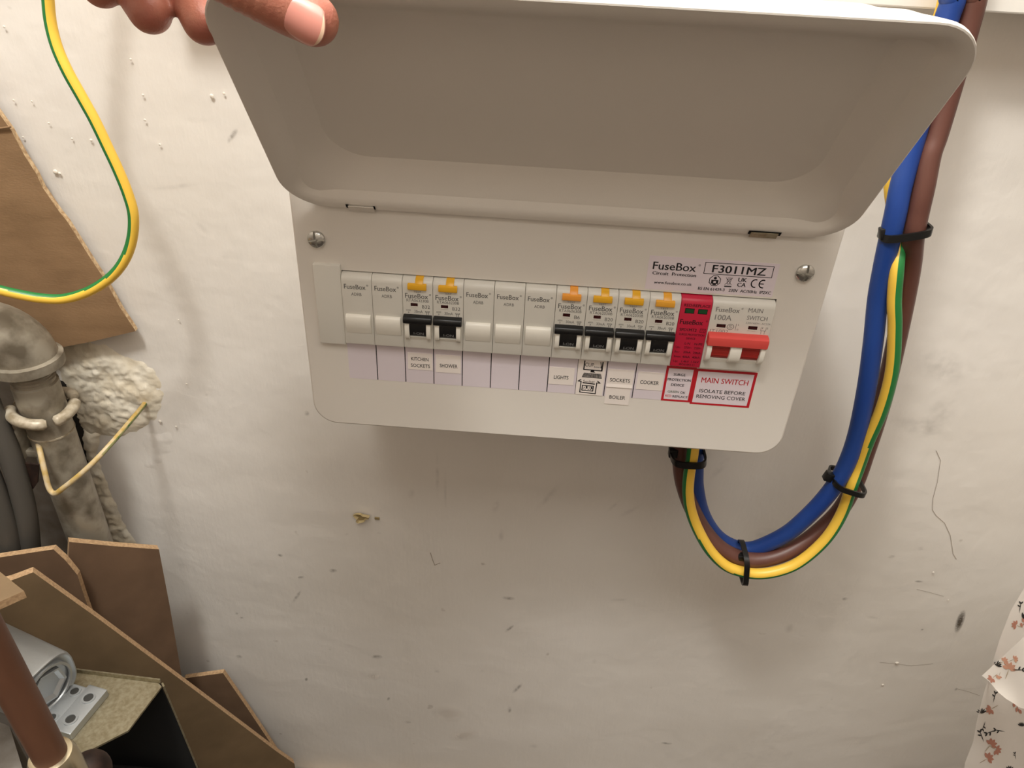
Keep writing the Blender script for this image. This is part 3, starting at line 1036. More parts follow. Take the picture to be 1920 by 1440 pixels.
breaker(2, 'RTA063230B', 'B32', 'yellow', 'B32 breaker with yellow test button and black toggle above KITCHEN SOCKETS')
breaker(3, 'RTA063230B', 'B32', 'yellow', 'B32 breaker with yellow test button and black toggle above SHOWER')
breaker(7, 'RTA060630B', 'B6', 'orange', 'B6 breaker with orange test button and black toggle above LIGHTS')
breaker(8, 'RTA062030B', 'B20', 'yellow', 'B20 breaker with yellow test button above the hand-drawn label')
breaker(9, 'RTA062030B', 'B20', 'yellow', 'B20 breaker with yellow test button above SOCKETS and BOILER')
breaker(10, 'RTA062030B', 'B20', 'amber', 'B20 breaker with amber test button above COOKER, beside the red module')

# surge protection module
sd, x0 = device('surge_protector', 11, 1, 'crimson surge protection module between the breakers and the main switch', 'surge protector', None, 'spdred')
for a in (2.8, 10.3):
    MB().rect(x0 + a, x0 + a + 5.4, -9.6, -6.4, YF).build('status_window', 'void', sd)
    MB().rect(x0 + a + 0.4, x0 + a + 5.1, -9.2, -6.8, YF - 0.05).build('status_window', 'wingreen', sd)
t = MB()
t.text('RED:REPLACE', x0 + 1.9, x0 + 16.7, -5.3, 1.7, YF, 0, 0.012)
t.text('FuseBox', x0 + 1.3, x0 + 14.4, -16.6, 3.0, YF, 0, 0.02)
t.text('\u00ae', x0 + 16.2 - 0.3, x0 + 16.2 + 0.9, -14.0 - 0.5, 1.15, YF)
t.text('SPD1MT2', x0 + 1.8, x0 + 11.6, -21.1, 1.9, YF, 0, 0.02)
t.text('T2', x0 + 14.2, x0 + 16.2, -21.0, 1.6, YF, 0, 0.0)
t.stroke([(x0 + 13.7, -19.0), (x0 + 16.7, -19.0), (x0 + 16.7, -21.4), (x0 + 13.7, -21.4), (x0 + 13.7, -19.0)], 0.25, YF)
t.text('SURGE PROTECTION', x0 + 2.0, x0 + 16.6, -23.9, 1.3, YF, 0, 0.01)
t.text('DEVICE', x0 + 6.6, x0 + 11.8, -26.4, 1.3, YF, 0, 0.01)
t.text('L-N', x0 + 6.3, x0 + 9.4, -29.9, 1.5, YF, 0, 0.012)
t.text('N-PE', x0 + 12.0, x0 + 16.6, -29.9, 1.5, YF, 0, 0.012)
for q, (a, b, c_) in enumerate((('Uc:', '275V~', '255V~'), ('In:', '20kA', '20kA'), ('Imax:', '40kA', '40kA'), ('Up:', '1.4kV', '1.5kV'))):
    z = -32.6 - 3.15 * q
    t.text(a, x0 + 1.5, x0 + (4.2 if q != 2 else 5.6), z, 1.35, YF, 0, 0.01)
    t.text(b, x0 + 6.4, x0 + 10.8, z, 1.4, YF, 0, 0.012)
    t.text(c_, x0 + 12.2, x0 + 16.6, z, 1.4, YF, 0, 0.012)
t.text('IEC61643-11', x0 + 5.4, x0 + 14.4, -44.0, 1.2, YF, 0, 0.008)
t.build('printed_text', 'inkmaroon', sd)

# main switch, two modules wide
ms, x0 = device('main_switch', 12, 2, 'double-width main switch with a red toggle bar at the right end', 'main switch')
for a, b in ((1.0, 3.9), (14.6, 21.2), (32.1, 34.8)):
    MB().xprism(hump(-24.4, -39.4, 4.3, 4.4), x0 + a, x0 + b, 0, 0.35).build('toggle_guard', 'devwhite', ms, smooth=50)
for a in (4.0, 21.4):
    MB().xprism([(1, -36.9), (5.4, -37.1), (4.4, -40.0), (1, -40.0)], x0 + a, x0 + a + 10.6).build('toggle_lip', 'devwhite', ms)
tg = MB()
for a in (4.0, 21.4):
    tg.xprism(hump(-24.0, -37.0, 4.0, 2.6), x0 + a, x0 + a + 10.6, 1)
    for q in range(3):
        tg.xprism([(5.0, -29.6 - 2.2 * q), (6.95 - 0.25 * q, -29.6 - 2.2 * q), (6.95 - 0.25 * q, -30.0 - 2.2 * q), (5.0, -30.0 - 2.2 * q)], x0 + a, x0 + a + 10.6, 1)
tg.xprism([(4.0, -20.2), (7.4, -20.4), (9.4, -21.6), (9.8, -23.4), (9.4, -26.8), (8.4, -27.6), (4.0, -27.6)], x0 + 0.5, x0 + 35.3, 0, 0.6)
tg.build('toggle', ['swred', 'swdark'], ms, smooth=40)
t = MB()
t.text('FuseBox', x0 + 2.4, x0 + 15.8, -7.2, 2.9, YF, 0, 0.012)
t.text('\u00ae', x0 + 16.8 - 0.3, x0 + 16.8 + 0.9, -4.6 - 0.5, 1.15, YF)
t.text('100A', x0 + 2.7, x0 + 12.2, -12.4, 3.3, YF, 0, 0.004)
t.text('MAIN', x0 + 20.6, x0 + 28.8, -6.3, 2.6, YF, 0, 0.004)
t.text('SWITCH', x0 + 20.8, x0 + 32.4, -11.1, 2.6, YF, 0, 0.004)
t.text('230V/400V~ AC22A', x0 + 20.8, x0 + 35.0, -13.7, 1.15, YF)
t.stroke([(x0 + 12.6 + 1.9 * math.cos(math.radians(a)), -16.4 + 1.75 * math.sin(math.radians(a))) for a in range(0, 361, 24)], 0.34, YF)
t.text('S', x0 + 11.7, x0 + 13.4, -17.3, 2.0, YF)
t.stroke([(x0 + 15.7, -14.2), (x0 + 15.7, -18.4)], 0.3, YF)
t.text('I', x0 + 16.8, x0 + 17.05, -15.4, 1.2, YF)
t.text('0', x0 + 16.5, x0 + 17.4, -18.5, 1.2, YF)
t.text('IT1002', x0 + 1.4, x0 + 12.0, -20.6, 2.0, YF)
t.stroke([(x0 + 30.2, -15.4), (x0 + 30.2, -17.6), (x0 + 33.0, -17.6), (x0 + 33.0, -15.4)], 0.25, YF)
t.stroke([(x0 + 30.6, -17.6), (x0 + 30.6, -19.8)], 0.25, YF)
t.stroke([(x0 + 32.6, -17.6), (x0 + 32.6, -19.8)], 0.25, YF)
t.text('1', x0 + 30.8, x0 + 31.2, -16.4, 1.1, YF)
t.text('3', x0 + 33.4, x0 + 34.1, -16.4, 1.1, YF)
t.build('printed_text', 'inkpale', ms)
for a in (4.6, 22.8):
    wn = MB().rect(x0 + a, x0 + a + 5.2, -17.2, -15.0, YF).build('indicator_window', 'winred', ms)
    MB().xprism([(4.2, -17.2), (4.65, -17.25), (4.65, -17.7), (4.2, -17.75)], x0 + a - 0.1, x0 + a + 5.3).build('window_ledge', 'devwhite', wn)

# ================================================================== CABLES ON THE RIGHT
def pixpath(pts, n=8):
    return crom([at(x, y, Y) for x, y, Y in pts], n)


blue = [(1930, -700, -52), (1868, -400, -52), (1790, -40, -52), (1787, 0, -52), (1773, 42, -52), (1744, 150, -54), (1712, 265, -58), (1689, 350, -62), (1680, 395, -64), (1670, 440, -64), (1658, 495, -62),
        (1646, 560, -60), (1637, 643, -60), (1625, 727, -60), (1608, 810, -61), (1589, 866, -62), (1568, 905, -63), (1543, 938, -63), (1513, 969, -62), (1479, 998, -60),
        (1440, 1019, -57), (1405, 1030, -54), (1372, 1024, -51), (1340, 1002, -49), (1316, 962, -48), (1305, 915, -48), (1304, 880, -48), (1304, 840, -48), (1302, 800, -48)]
b_top = at(1302, 800, -48)
pth = pixpath(blue)
tag(MB().tube(pth, 6.2, 18).build('power_cable', 'blue', org=pth[-1], smooth=60), 'thick blue cable curving from the top right under the fuse board', 'cable', 'cables looping into the fuse board')
brown = [(1975, -700, -50), (1912, -400, -50), (1832, -40, -50), (1827, 0, -50), (1814, 50, -50), (1786, 150, -53), (1757, 250, -57), (1743, 292, -60), (1732, 350, -63), (1722, 395, -64), (1713, 440, -64), (1708, 495, -58),
         (1697, 560, -54), (1680, 643, -50), (1661, 727, -48), (1643, 790, -48), (1624, 848, -48), (1604, 905, -49), (1576, 955, -50), (1540, 992, -54), (1505, 1019, -58),
         (1466, 1040, -62), (1424, 1050, -64), (1387, 1046, -64), (1350, 1027, -62), (1320, 994, -58), (1296, 950, -54), (1281, 905, -52), (1276, 865, -52), (1275, 835, -52), (1275, 800, -52)]
pth = pixpath(brown)
tag(MB().tube(pth, 6.2, 18).build('power_cable', 'brown', org=pth[-1], smooth=60), 'thick brown cable curving from the top right under the fuse board', 'cable', 'cables looping into the fuse board')
earth = [(1925, -700, -40), (1862, -400, -40), (1782, -40, -40), (1774, 0, -40), (1760, 45, -40), (1716, 150, -42), (1688, 250, -44), (1672, 335, -50), (1676, 390, -51), (1684, 440, -53), (1682, 495, -66), (1677, 560, -68), (1678, 610, -68), (1675, 677, -67), (1666, 727, -66),
         (1650, 777, -65), (1628, 827, -64), (1611, 874, -63), (1597, 912, -66), (1580, 960, -66), (1556, 1001, -68), (1526, 1033, -70), (1492, 1058, -72), (1458, 1071, -73), (1423, 1076, -73),
         (1391, 1072, -73), (1360, 1060, -72), (1332, 1033, -70), (1309, 994, -68), (1295, 957, -66), (1290, 923, -65), (1292, 889, -64), (1298, 855, -63), (1302, 820, -60), (1303, 800, -58)]
pth = pixpath(earth)
n_e = len(pth)


def stripe_right(a, k):
    # green sector lies on the outer side of the curve
    c0 = np.interp(k, [16, 126, 166, 206, 231, 273], [302, 306, 314, 322, 345, 350])
    return 1 if abs((a - c0 + 180) % 360 - 180) < 44 else 0


E1 = MB().tube(pth, 4.3, 24, stripe_right)
tag(E1.build('earth_cable', ['cyellow', 'cgreen'], org=pth[-1], smooth=60), 'yellow and green striped cable bundled with the blue and brown cables', 'cable', 'cables looping into the fuse board')


# cable ties
def tie(c0, c1, Y, dep, tang, head, label, width=4.6):
    """band through two pixel points (left, right rim) at depth Y, reaching dep behind; head = pixel of the buckle"""
    A, B = at(*c0, Y), at(*c1, Y)
    ctr = (A + B) / 2
    U = (B - A) / 2
    V = np.array((0, dep, 0.0))
    T = nrm(at(*tang[1], Y) - at(*tang[0], Y))
    e = empty('cable_tie', tuple(ctr), label, 'cable tie', 'black cable ties on the cable bundle')
    outl, inl = [], []
    n = 40
    loops = []
    for i in range(n):
        a = 2 * math.pi * i / n
        ca, sa = math.copysign(abs(math.cos(a)) ** 0.55, math.cos(a)), math.copysign(abs(math.sin(a)) ** 0.55, math.sin(a))
        p_ = ctr + U * ca + V * sa
        q_ = ctr + U * ca * (1 + 1.3 / np.linalg.norm(U)) + V * sa * (1 + 1.3 / dep)
        loops.append([p_ - T * width / 2, q_ - T * width / 2, q_ + T * width / 2, p_ + T * width / 2])
    loops.append(loops[0])
    MB().loft(loops, True).build('strap', 'tie', e, smooth=30)
    h = at(*head, Y - 2)
    Un = nrm(U)
    Tn = nrm(T - Un * np.dot(T, Un))
    Wn = np.cross(Un, Tn)
    bm = bmesh.new()
    bmesh.ops.create_cube(bm, size=1)
    bmesh.ops.bevel(bm, geom=bm.edges[:], offset=0.12, segments=2, profile=0.5, affect='EDGES')
    mt = Matrix(((Un[0] * 6.5, Wn[0] * 5.5, Tn[0] * 7.2, h[0]), (Un[1] * 6.5, Wn[1] * 5.5, Tn[1] * 7.2, h[1]), (Un[2] * 6.5, Wn[2] * 5.5, Tn[2] * 7.2, h[2]), (0, 0, 0, 1)))
    MB().addbm(bm, 0, mt).build('buckle', 'tie', e, smooth=30)
    return e


tie((1654, 441), (1739, 428), -63, 8.0, ((1672, 470), (1690, 400)), (1659, 437), 'black cable tie below the lid corner, highest on the cables')
tie((1560, 894), (1615, 911), -61, 12.5, ((1575, 935), (1605, 870)), (1554, 893), 'black cable tie on the right side of the cable loop', 4.2)
tie((1395, 1029), (1391, 1080), -65, 13, ((1370, 1052), (1415, 1056)), (1392, 1045), 'black cable tie around the bottom of the cable loop', 4.2)
tie((1258, 847), (1319, 850), -54, 15, ((1290, 870), (1290, 830)), (1262, 848), 'black cable tie just under the fuse board', 5.5)

# ================================================================== LEFT SIDE
# cardboard sheet against the wall
cp_ = MB()
pts = [(-330, -110), (-150, 0), (0, 215), (20, 243), (45, 290), (68, 326), (80, 352), (112, 398), (126, 415), (170, 485), (192, 518), (205, 540), (224, 575), (229, 583), (252, 617), (254, 621), (170, 641), (90, 656), (20, 672), (-200, 730), (-420, 700)]
Y0 = -9
cp_.plate([at(x, y, Y0 - 0.012 * max(0, 250 - x)) for x, y in pts], 4.0, 0, 1)
cb = cp_.build('cardboard_sheet', ['card', 'cardedge'], org=at(90, 656, -8))
tag(cb, 'brown cardboard sheet leaning on the wall behind the hanging earth cable', 'cardboard')
cr = MB()
a, b = at(-60, 255, -13.6), at(20, 238, -13.2)
cr.tube([a, (a + b) / 2 + np.array((0, 0, 1.0)), b], 0.7, 8, ref=(0, 1, 0))
cr.build('fold_line', 'card', parent=cb)

# hanging earth cable
left = [(95, -520, -45), (90, -260, -45), (88, -60, -45), (90, 0, -45), (95, 45, -46), (107, 90, -48), (127, 135, -50), (151, 178, -51), (177, 225, -52), (201, 275, -53), (222, 320, -54), (240, 365, -55), (250, 405, -56), (247, 450, -57),
        (232, 490, -59), (205, 522, -61), (165, 547, -63), (120, 560, -65), (75, 559, -68), (30, 551, -71), (0, 544, -73), (-60, 530, -76), (-180, 505, -84), (-340, 480, -92), (-520, 470, -96)]
pth = pixpath(left)


def stripe_left(a, k):
    c0 = np.interp(k, [16, 96, 116, 131, 176], [230, 230, 212, 180, 168])
    return 1 if abs((a - c0 + 180) % 360 - 180) < 44 else 0


tag(MB().tube(pth, 3.35, 24, stripe_left).build('earth_cable', ['cyellow', 'cgreen'], org=pth[0], smooth=60), 'single yellow and green cable hanging in a loop at the left edge', 'cable')

# vertical steel pipe with elbow
pr = 16.0
pcx, pcy = -256.0, -52.0
gp = empty('steel_pipe', (pcx, pcy, -797), 'grimy painted steel pipe with an elbow running down the wall', 'pipe')
zs = [(-131, pr), (-300, pr), (-420, pr)]
mb = MB()
mb.loft([[(pcx + r * math.cos(2 * math.pi * i / 28), pcy + r * math.sin(2 * math.pi * i / 28), z) for i in range(28)] for z, r in ((-112, 14.4), (-131, 14.4), (-132, pr), (-797, pr))], True, True, True)
mb.build('pipe_body', 'pipe', gp, smooth=40)
mb = MB()
for q in range(5):
    z = -119 - 2.2 * q
    mb.loft([[(pcx + r * math.cos(2 * math.pi * i / 24), pcy + r * math.sin(2 * math.pi * i / 24), z + dz) for i in range(24)] for r, dz in ((14.4, 0.9), (15.4, 0.0), (14.4, -0.9))])
mb.build('thread', 'pipe', gp, smooth=40)
# elbow turning towards the left and the viewer
ed = nrm((-0.85, -0.52, 0.0))
path, rads = [], []
for q in range(13):
    a = math.radians(90 * q / 12)
    path.append(np.array((pcx, pcy, -112.0)) + ed * 30 * (1 - math.cos(a)) + np.array((0, 0, 30 * math.sin(a))))
    rads.append(21.5)
path.append(path[-1] + ed * 10); rads.append(21.5)
rf = np.cross(ed, (0, 0, 1.0))
mb = MB().tube(path, rads, 28, ref=rf)
mb.build('elbow', 'pipe', gp, smooth=50)
for c_, ax in ((np.array((pcx, pcy, -113.0)), np.array((0, 0, 1.0))), (path[-1], ed)):
    mb = MB().tube([c_ - ax * 5, c_ - ax * 4.2, c_ + ax * 3.2, c_ + ax * 4.2], [21.5, 24.5, 24.5, 21.5], 28, ref=(0.3, 1, 0.2) if abs(ax[2]) > 0.5 else (0, 0, 1))
    mb.build('elbow_collar', 'pipe', gp, smooth=40)
ho = path[-1]
MB().tube([ho + ed * 2, ho + ed * 420], [14.6, 14.6], 24, ref=(0, 0, 1)).build('branch_pipe', 'pipe', gp, smooth=40)
MB().tube([ho + ed * 4.0, ho + ed * 9.0], [16.5, 16.5], 24, ref=(0, 0, 1)).build('sealing_ring', 'hole', gp, smooth=40)

# pipe ring clamp (two worm-like halves with bolts) and bracket
cl = empty('pipe_clamp', (pcx, pcy, -205), 'cream painted ring clamp around the steel pipe, with side bracket', 'pipe clamp')
zc = at(105, 790, pcy - pr)[2]
for a0, a1 in ((195, 305), (318, 385), (40, 180)):
    pth = [(pcx + 21.5 * math.cos(math.radians(a)), pcy + 21.5 * math.sin(math.radians(a)), zc + 2.0 * math.sin(math.radians(a * 2))) for a in np.linspace(a0, a1, 18)]
    MB().tube(pth, [2.8] + [4.3] * 16 + [2.8], 12, ref=(0, 0, 1)).build('ring_half', 'ring', cl, smooth=50)
lp = at(45, 830, -62)
mb = MB()
mb.box(lp[0] - 22, lp[0] + 12, -66, -60, lp[2] - 11, lp[2] - 5, 1.0)
mb.box(lp[0] - 6, lp[0] + 2, -70, -40, lp[2] - 11, lp[2] + 16, 1.0)
mb.build('bracket_arm', 'pipe', cl, smooth=30)
mb = MB()
mb.tube([(lp[0] - 16, -84, lp[2] + 3), (lp[0] - 12, -58, lp[2] + 3)], 4.2, 6, ref=(0, 0, 1))
mb.tube([(lp[0] - 15, -80, lp[2] + 3), (lp[0] - 13, -76, lp[2] + 3)], 6.8, 16, ref=(0, 0, 1))
mb.build('clamp_bolt', 'rust', cl, smooth=30)
mb = MB()
s0 = [at(40, 868, -72), at(72, 872, -72), at(70, 905, -72), at(46, 940, -72), at(36, 905, -72)]
mb.plate(s0, 1.5)
mb.build('earth_tag', 'rust', cl)
hp = at(51, 902, -74)
MB().tube([hp + np.array((0, -0.4, 5)), hp + np.array((0, -0.4, -5))], 1.7, 10, ref=(0, 1, 0), sq=0.15).build('tag_slot', 'greycable', cl)
mb = MB().tube([(pcx, pcy, zc - 20), (pcx, pcy, zc - 21.2)], [pr + 0.5, pr + 0.5], 28, ref=(0, 1, 0))
mb.build('pipe_seam', 'ring', cl, smooth=40)

# thin bonding wire from a hole in the plaster
tw = pixpath([(274, 752, 4), (266, 764, -7), (240, 795, -34), (210, 830, -60), (180, 862, -74), (150, 890, -82), (120, 914, -86), (103, 925, -86), (92, 915, -84), (84, 885, -80), (77, 855, -74), (72, 832, -66)], 6)
tag(MB().tube(tw, 2.0, 18, lambda a, k: 1 if (k < 22 and 60 < a < 190) or (k > 30 and 200 < a < 280) else 0, ref=(0.7, -0.7, 0.1)).build('earth_wire', ['dirtyyellow', 'dirtygreen'], org=tw[1], smooth=60),
    'thin paint-splashed yellow wire running from the plaster across the pipe', 'wire')

# grey cables beside the pipe and dim grey panel behind them
for pix, r, lb in (([(-260, 380, -66), (-150, 520, -68), (-70, 640, -70), (-20, 760, -72), (18, 850, -74), (40, 925, -76), (52, 985, -78), (58, 1060, -80), (60, 1120, -82)], 8.0, 'dark grey cable hanging right beside the steel pipe'),
                   ([(-300, 520, -76), (-190, 640, -78), (-90, 760, -80), (-35, 860, -82), (-2, 940, -84), (18, 1010, -86), (28, 1080, -88)], 8.0, 'dark grey cable at the far left below the pipe clamp')):
    pth = pixpath(pix)
    tag(MB().tube(pth, r, 16).build('grey_cable', 'greycable', org=pth[-1], smooth=60), lb, 'cable', 'grey cables at the left edge')
gb = MB().box(-500, -289, -22, -10, -798, -140, 0.8)
tag(gb.build('grey_board', 'grey', org=(-394, -16, -798)), 'grey board standing behind the steel pipe at the left edge', 'board')


# fibreboard offcuts
def offcut(pix, p1, p2, p3, th, label, face='mdf', floor=-798.0):
    """sheet in the plane p1 p2 p3; its first and last outline points run on down to the floor"""
    n = nrm(np.cross(np.asarray(p2) - p1, np.asarray(p3) - p1))
    P = [on_plane(x, y, p1, n) for x, y in pix]
    g = nrm(np.array((0, 0, -1.0)) - n * -n[2])
    P = [P[0] + g * ((floor - P[0][2]) / g[2])] + P + [P[-1] + g * ((floor - P[-1][2]) / g[2])]
    return tag(MB().plate(P, th, 0, 1).build('fibreboard_offcut', [face, 'mdfedge'], org=P[0]), label, 'board', 'fibreboard offcuts in the corner')


p1, p2 = at(130, 1018, -84), at(298, 1030, -46)
offcut([(168, 1140), (128, 1052), (130, 1016), (214, 1024), (298, 1030), (318, 1135), (342, 1275)], p1, p2, at(342, 1275, -52), 6.0,
       'upright brown board with a straight top edge leaning on the wall')
p1 = at(62, 1073, -128)
p2 = at(548, 1428, -54)
offcut([(-60, 1110), (22, 1088), (62, 1073), (180, 1157), (330, 1268), (440, 1350), (520, 1410), (552, 1432)], p1, p2, p1 + np.array((-6, -6, -200.0)), 6.0,
       'long board with a diagonal top edge running down to the right', 'mdf2')
p1 = at(418, 1262, -22)
offcut([(345, 1272), (418, 1262), (465, 1330), (515, 1405), (560, 1475)], p1, at(345, 1272, -26), at(515, 1405, -24), 5.0,
       'small brown board behind the diagonal one, at its right end')
p1 = at(100, 1030, -98)
offcut([(-60, 1056), (0, 1045), (100, 1030), (122, 1050), (145, 1078), (158, 1118), (172, 1158)], p1, at(0, 1045, -104), at(120, 1180, -99), 5.0,
       'brown board with a slanted corner, behind the upright one')
# small piece in front at the left edge
p1 = at(45, 1108, -215)
q_ = [atz(x, y, p1[2]) for x, y in ((0, 1128), (45, 1108), (0, 1072))]
d0, d1 = nrm(q_[0] - q_[1]), nrm(q_[2] - q_[1])
q_ = [q_[1] + d0 * ((-898 - q_[1][0]) / d0[0]), q_[1], q_[1] + d1 * 60, np.array((-898.0, (q_[1] + d1 * 60)[1], q_[1][2]))]
tag(MB().plate(q_, 5.5, 0, 1).build('fibreboard_offcut', ['mdf2', 'mdfedge'], org=p1), 'corner of a board jutting in at the left edge', 'board', 'fibreboard offcuts in the corner')

# zinc plated bracket with folded flange
zb_ = -300.0
br = empty('steel_bracket', tuple(atz(220, 1340, zb_) - np.array((0, 0, 70))), 'yellowish zinc-plated steel bracket under the aluminium fitting', 'bracket')
P = [atz(x, y, zb_) for x, y in ((85, 1254), (148, 1262), (297, 1281), (303, 1287), (240, 1370), (150, 1416), (85, 1420))]
MB().plate(P, 1.6).build('top_plate', 'gold', br)
a, b = atz(140, 1261, zb_), atz(300, 1281, zb_)
up = np.array((0, 0.5, 3.0))
MB().plate([a, b, b + up, a + up], 1.2).build('back_flange', 'gold', br)
a, b = atz(300, 1281, zb_) + np.array((1, 0, 0)), atz(303, 1288, zb_) + np.array((1, 0, 0))
dn = np.array((11, -4.0, -130.0))
MB().plate([a, b, b + dn, a + dn], 1.2).build('side_flange', 'gold', br)
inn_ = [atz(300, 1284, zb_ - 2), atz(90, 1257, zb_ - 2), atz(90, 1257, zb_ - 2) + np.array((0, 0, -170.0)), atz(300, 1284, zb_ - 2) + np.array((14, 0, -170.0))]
MB().plate(inn_, 1.0).build('dark_backing', 'void', br)  # black sheet painted as the shaded space under the top plate

# black block added to stand for the dark space under the bracket
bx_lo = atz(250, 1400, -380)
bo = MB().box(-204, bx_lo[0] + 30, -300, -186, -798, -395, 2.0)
tag(bo.build('dark_space_block', 'void', org=(-190, -236, -798)), 'black block painted as the dark space below the zinc bracket', 'box')

# cast aluminium fitting lying on the bracket
zA = zb_ + 0.2
al = empty('aluminium_fitting', tuple(atz(150, 1350, zA)), 'silver cast aluminium fitting with hexagon socket and screw holes', 'fitting')
f0, f1, f2, f3 = [atz(x, y, zA) for x, y in ((205, 1303), (136, 1387), (105, 1362), (172, 1292))]
ux = nrm(f1 - f0); uy = nrm(np.cross((0, 0, 1.0), ux)); uz = np.array((0, 0, 1.0))
if np.dot(uy, f3 - f0) < 0:
    uy = -uy
wf = np.linalg.norm(f1 - f0)


def A(u, v, w):
    return f0 + ux * u + uy * v + uz * w


def aplate(u0, u1, v0, v1, w0, w1, name, m):
    bm = bmesh.new()
    bmesh.ops.create_cube(bm, size=1)
    bmesh.ops.bevel(bm, geom=bm.edges[:], offset=0.03, segments=2, profile=0.5, affect='EDGES')
    vs_ = [A((u0 + u1) / 2 + p_.co.x * (u1 - u0), (v0 + v1) / 2 + p_.co.y * (v1 - v0), (w0 + w1) / 2 + p_.co.z * (w1 - w0)) for p_ in bm.verts]
    bm.verts.index_update()
    fs = [tuple(p_.index for p_ in f_.verts) for f_ in bm.faces]
    bm.free()
    return MB().add(vs_, fs).build(name, m, al, smooth=30)


def aring(u, v, w, r0, r1, h, name, m, tilt=None):
    n = 24
    loops = []
    for r, z in ((r1, 0), (r1, h), (r0, h), (r0, 0.05)):
        loops.append([A(u + r * math.cos(2 * math.pi * i / n), v + r * math.sin(2 * math.pi * i / n), w + z) for i in range(n)])
    MB().loft(loops, True).build(name, m, al, smooth=40)
    MB().add([A(u + r0 * math.cos(2 * math.pi * i / n), v + r0 * math.sin(2 * math.pi * i / n), w + 0.06) for i in range(n)], [tuple(range(n))]).build('screw_hole', 'aludark', al)


aplate(0, wf, 0, 15, 0, 6, 'foot_plate', 'alu')
for u in (wf * 0.26, wf * 0.74):
    aring(u, 7.5, 6.0, 3.2, 4.6, 0.7, 'hole_rim', 'alu')
aplate(2, wf - 2, 13, 30, 0, 5, 'step_plate', 'alu')
for u in (wf * 0.2, wf * 0.8):
    aring(u, 21, 5.0, 2.8, 4.2, 0.6, 'hole_rim', 'alu')
# body: rounded block running away along the v axis, slightly lifted
bc = A(wf * 0.5, 27, 21)
bd = nrm(uy * 1.0 + ux * -0.10 + uz * 0.02)
sd_ = nrm(np.cross(uz, bd)); sd_ = sd_ if np.dot(sd_, ux) > 0 else -sd_
upv = np.cross(bd, sd_); upv = upv if upv[2] > 0 else -upv


def bodyloop(t_, k):
    pts_ = []
    for i in range(32):
        a = 2 * math.pi * i / 32
        e_ = 0.62
        x = math.copysign(abs(math.cos(a)) ** e_, math.cos(a)) * 22 * k
        z = math.copysign(abs(math.sin(a)) ** e_, math.sin(a)) * 20 * k
        pts_.append(bc + bd * t_ + sd_ * x + upv * z)
    return pts_


MB().loft([bodyloop(2.5, 0.82), bodyloop(0.6, 0.93), bodyloop(0.8, 0.97), bodyloop(3, 1.0), bodyloop(62, 1.06)], True, True, True).build('body_block', 'alu', al, smooth=40)


def ringpts(r, t_, n=32, ph=0):
    return [bc + bd * t_ + sd_ * r * math.cos(2 * math.pi * i / n + ph) + upv * r * math.sin(2 * math.pi * i / n + ph) for i in range(n)]


MB().loft([ringpts(17.5, 2.4), ringpts(17.5, -0.8), ringpts(15.8, -0.8), ringpts(15.4, 0.2)], True).build('socket_rim', 'alu', al, smooth=40)
mb = MB()
hexo = [bc + bd * -0.1 + sd_ * 12 * math.cos(math.radians(60 * i + 20)) + upv * 12 * math.sin(math.radians(60 * i + 20)) for i in range(6)]
hexi = [bc + bd * 1.9 + sd_ * 9.6 * math.cos(math.radians(60 * i + 20)) + upv * 9.6 * math.sin(math.radians(60 * i + 20)) for i in range(6)]
hexr = [bc + bd * -0.1 + sd_ * 13.6 * math.cos(math.radians(60 * i + 20)) + upv * 13.6 * math.sin(math.radians(60 * i + 20)) for i in range(6)]
hexb = [bc + bd * 2.2 + sd_ * 13.6 * math.cos(math.radians(60 * i + 20)) + upv * 13.6 * math.sin(math.radians(60 * i + 20)) for i in range(6)]
mb.loft([hexb, hexr, hexo, hexi], True, False, True)
mb.build('hexagon_socket', 'alu', al)

# copper pipe in front, with compression nut
cxy = at(50, 1310, -300)
cpx, cpy = cxy[0] - 0.0, -300.0
cu = empty('copper_pipe', (cpx, cpy, -796), 'dark tarnished copper pipe rising at the lower left corner', 'pipe')
topc, botc = at(-31, 1180, -300), at(95, 1416, -300)
dirc = nrm(botc - topc)
bend = topc - dirc * 40
arc = [bend + np.array((-30.0 * (1 - math.cos(math.radians(a))), 0, 30.0 * math.sin(math.radians(a)))) for a in range(0, 91, 10)]
arc.append(np.array((-896.0, arc[-1][1], arc[-1][2])))
MB().tube(arc[::-1] + [topc, botc + dirc * 6], 7.7, 28, ref=(0, 1, 0)).build('pipe_body', 'copper', cu, smooth=50)
mb = MB().tube([botc - dirc * 1, botc - dirc * 0.6, botc + dirc * 3, botc + dirc * 14, botc + dirc * 34, botc + dirc * 36, np.array((botc[0], botc[1], -796.0))], [8.0, 9.8, 11.2, 11.6, 11.6, 8.0, 7.7], 28, ref=(0, 1, 0))
mb.build('compression_nut', 'nickel', cu, smooth=40)
q = at(175, 1432, -262)
bm = bmesh.new()
bmesh.ops.create_icosphere(bm, subdivisions=3, radius=12)
MB().addbm(bm, 0, Matrix.Translation((q[0] - 4, q[1], q[2] - 8))).build('nut_boss', 'rust', cu, smooth=60)
# grey ledge the pipe passes
gl = [atz(x, y, -330) for x, y in ((-260, 1330), (-20, 1345), (18, 1362), (48, 1460), (10, 1640), (-360, 1640))]
lg = MB().plate(gl, 468)
tag(lg.build('grey_ledge', 'grey', org=gl[2] + np.array((0, 0, -468.0))), 'grey painted ledge in the bottom left corner', 'ledge')

# ================================================================== FLORAL PAPER BAG AT THE RIGHT
bag = empty('floral_bag', (560.0, -130.0, -797.0), 'white floral-printed paper bag with folded flap at the lower right edge', 'bag')
rows = [(1945, 1075), (1922, 1112), (1897, 1150), (1874, 1205), (1858, 1255), (1845, 1300), (1833, 1350), (1826, 1395), (1812, 1436), (1806, 1500)]


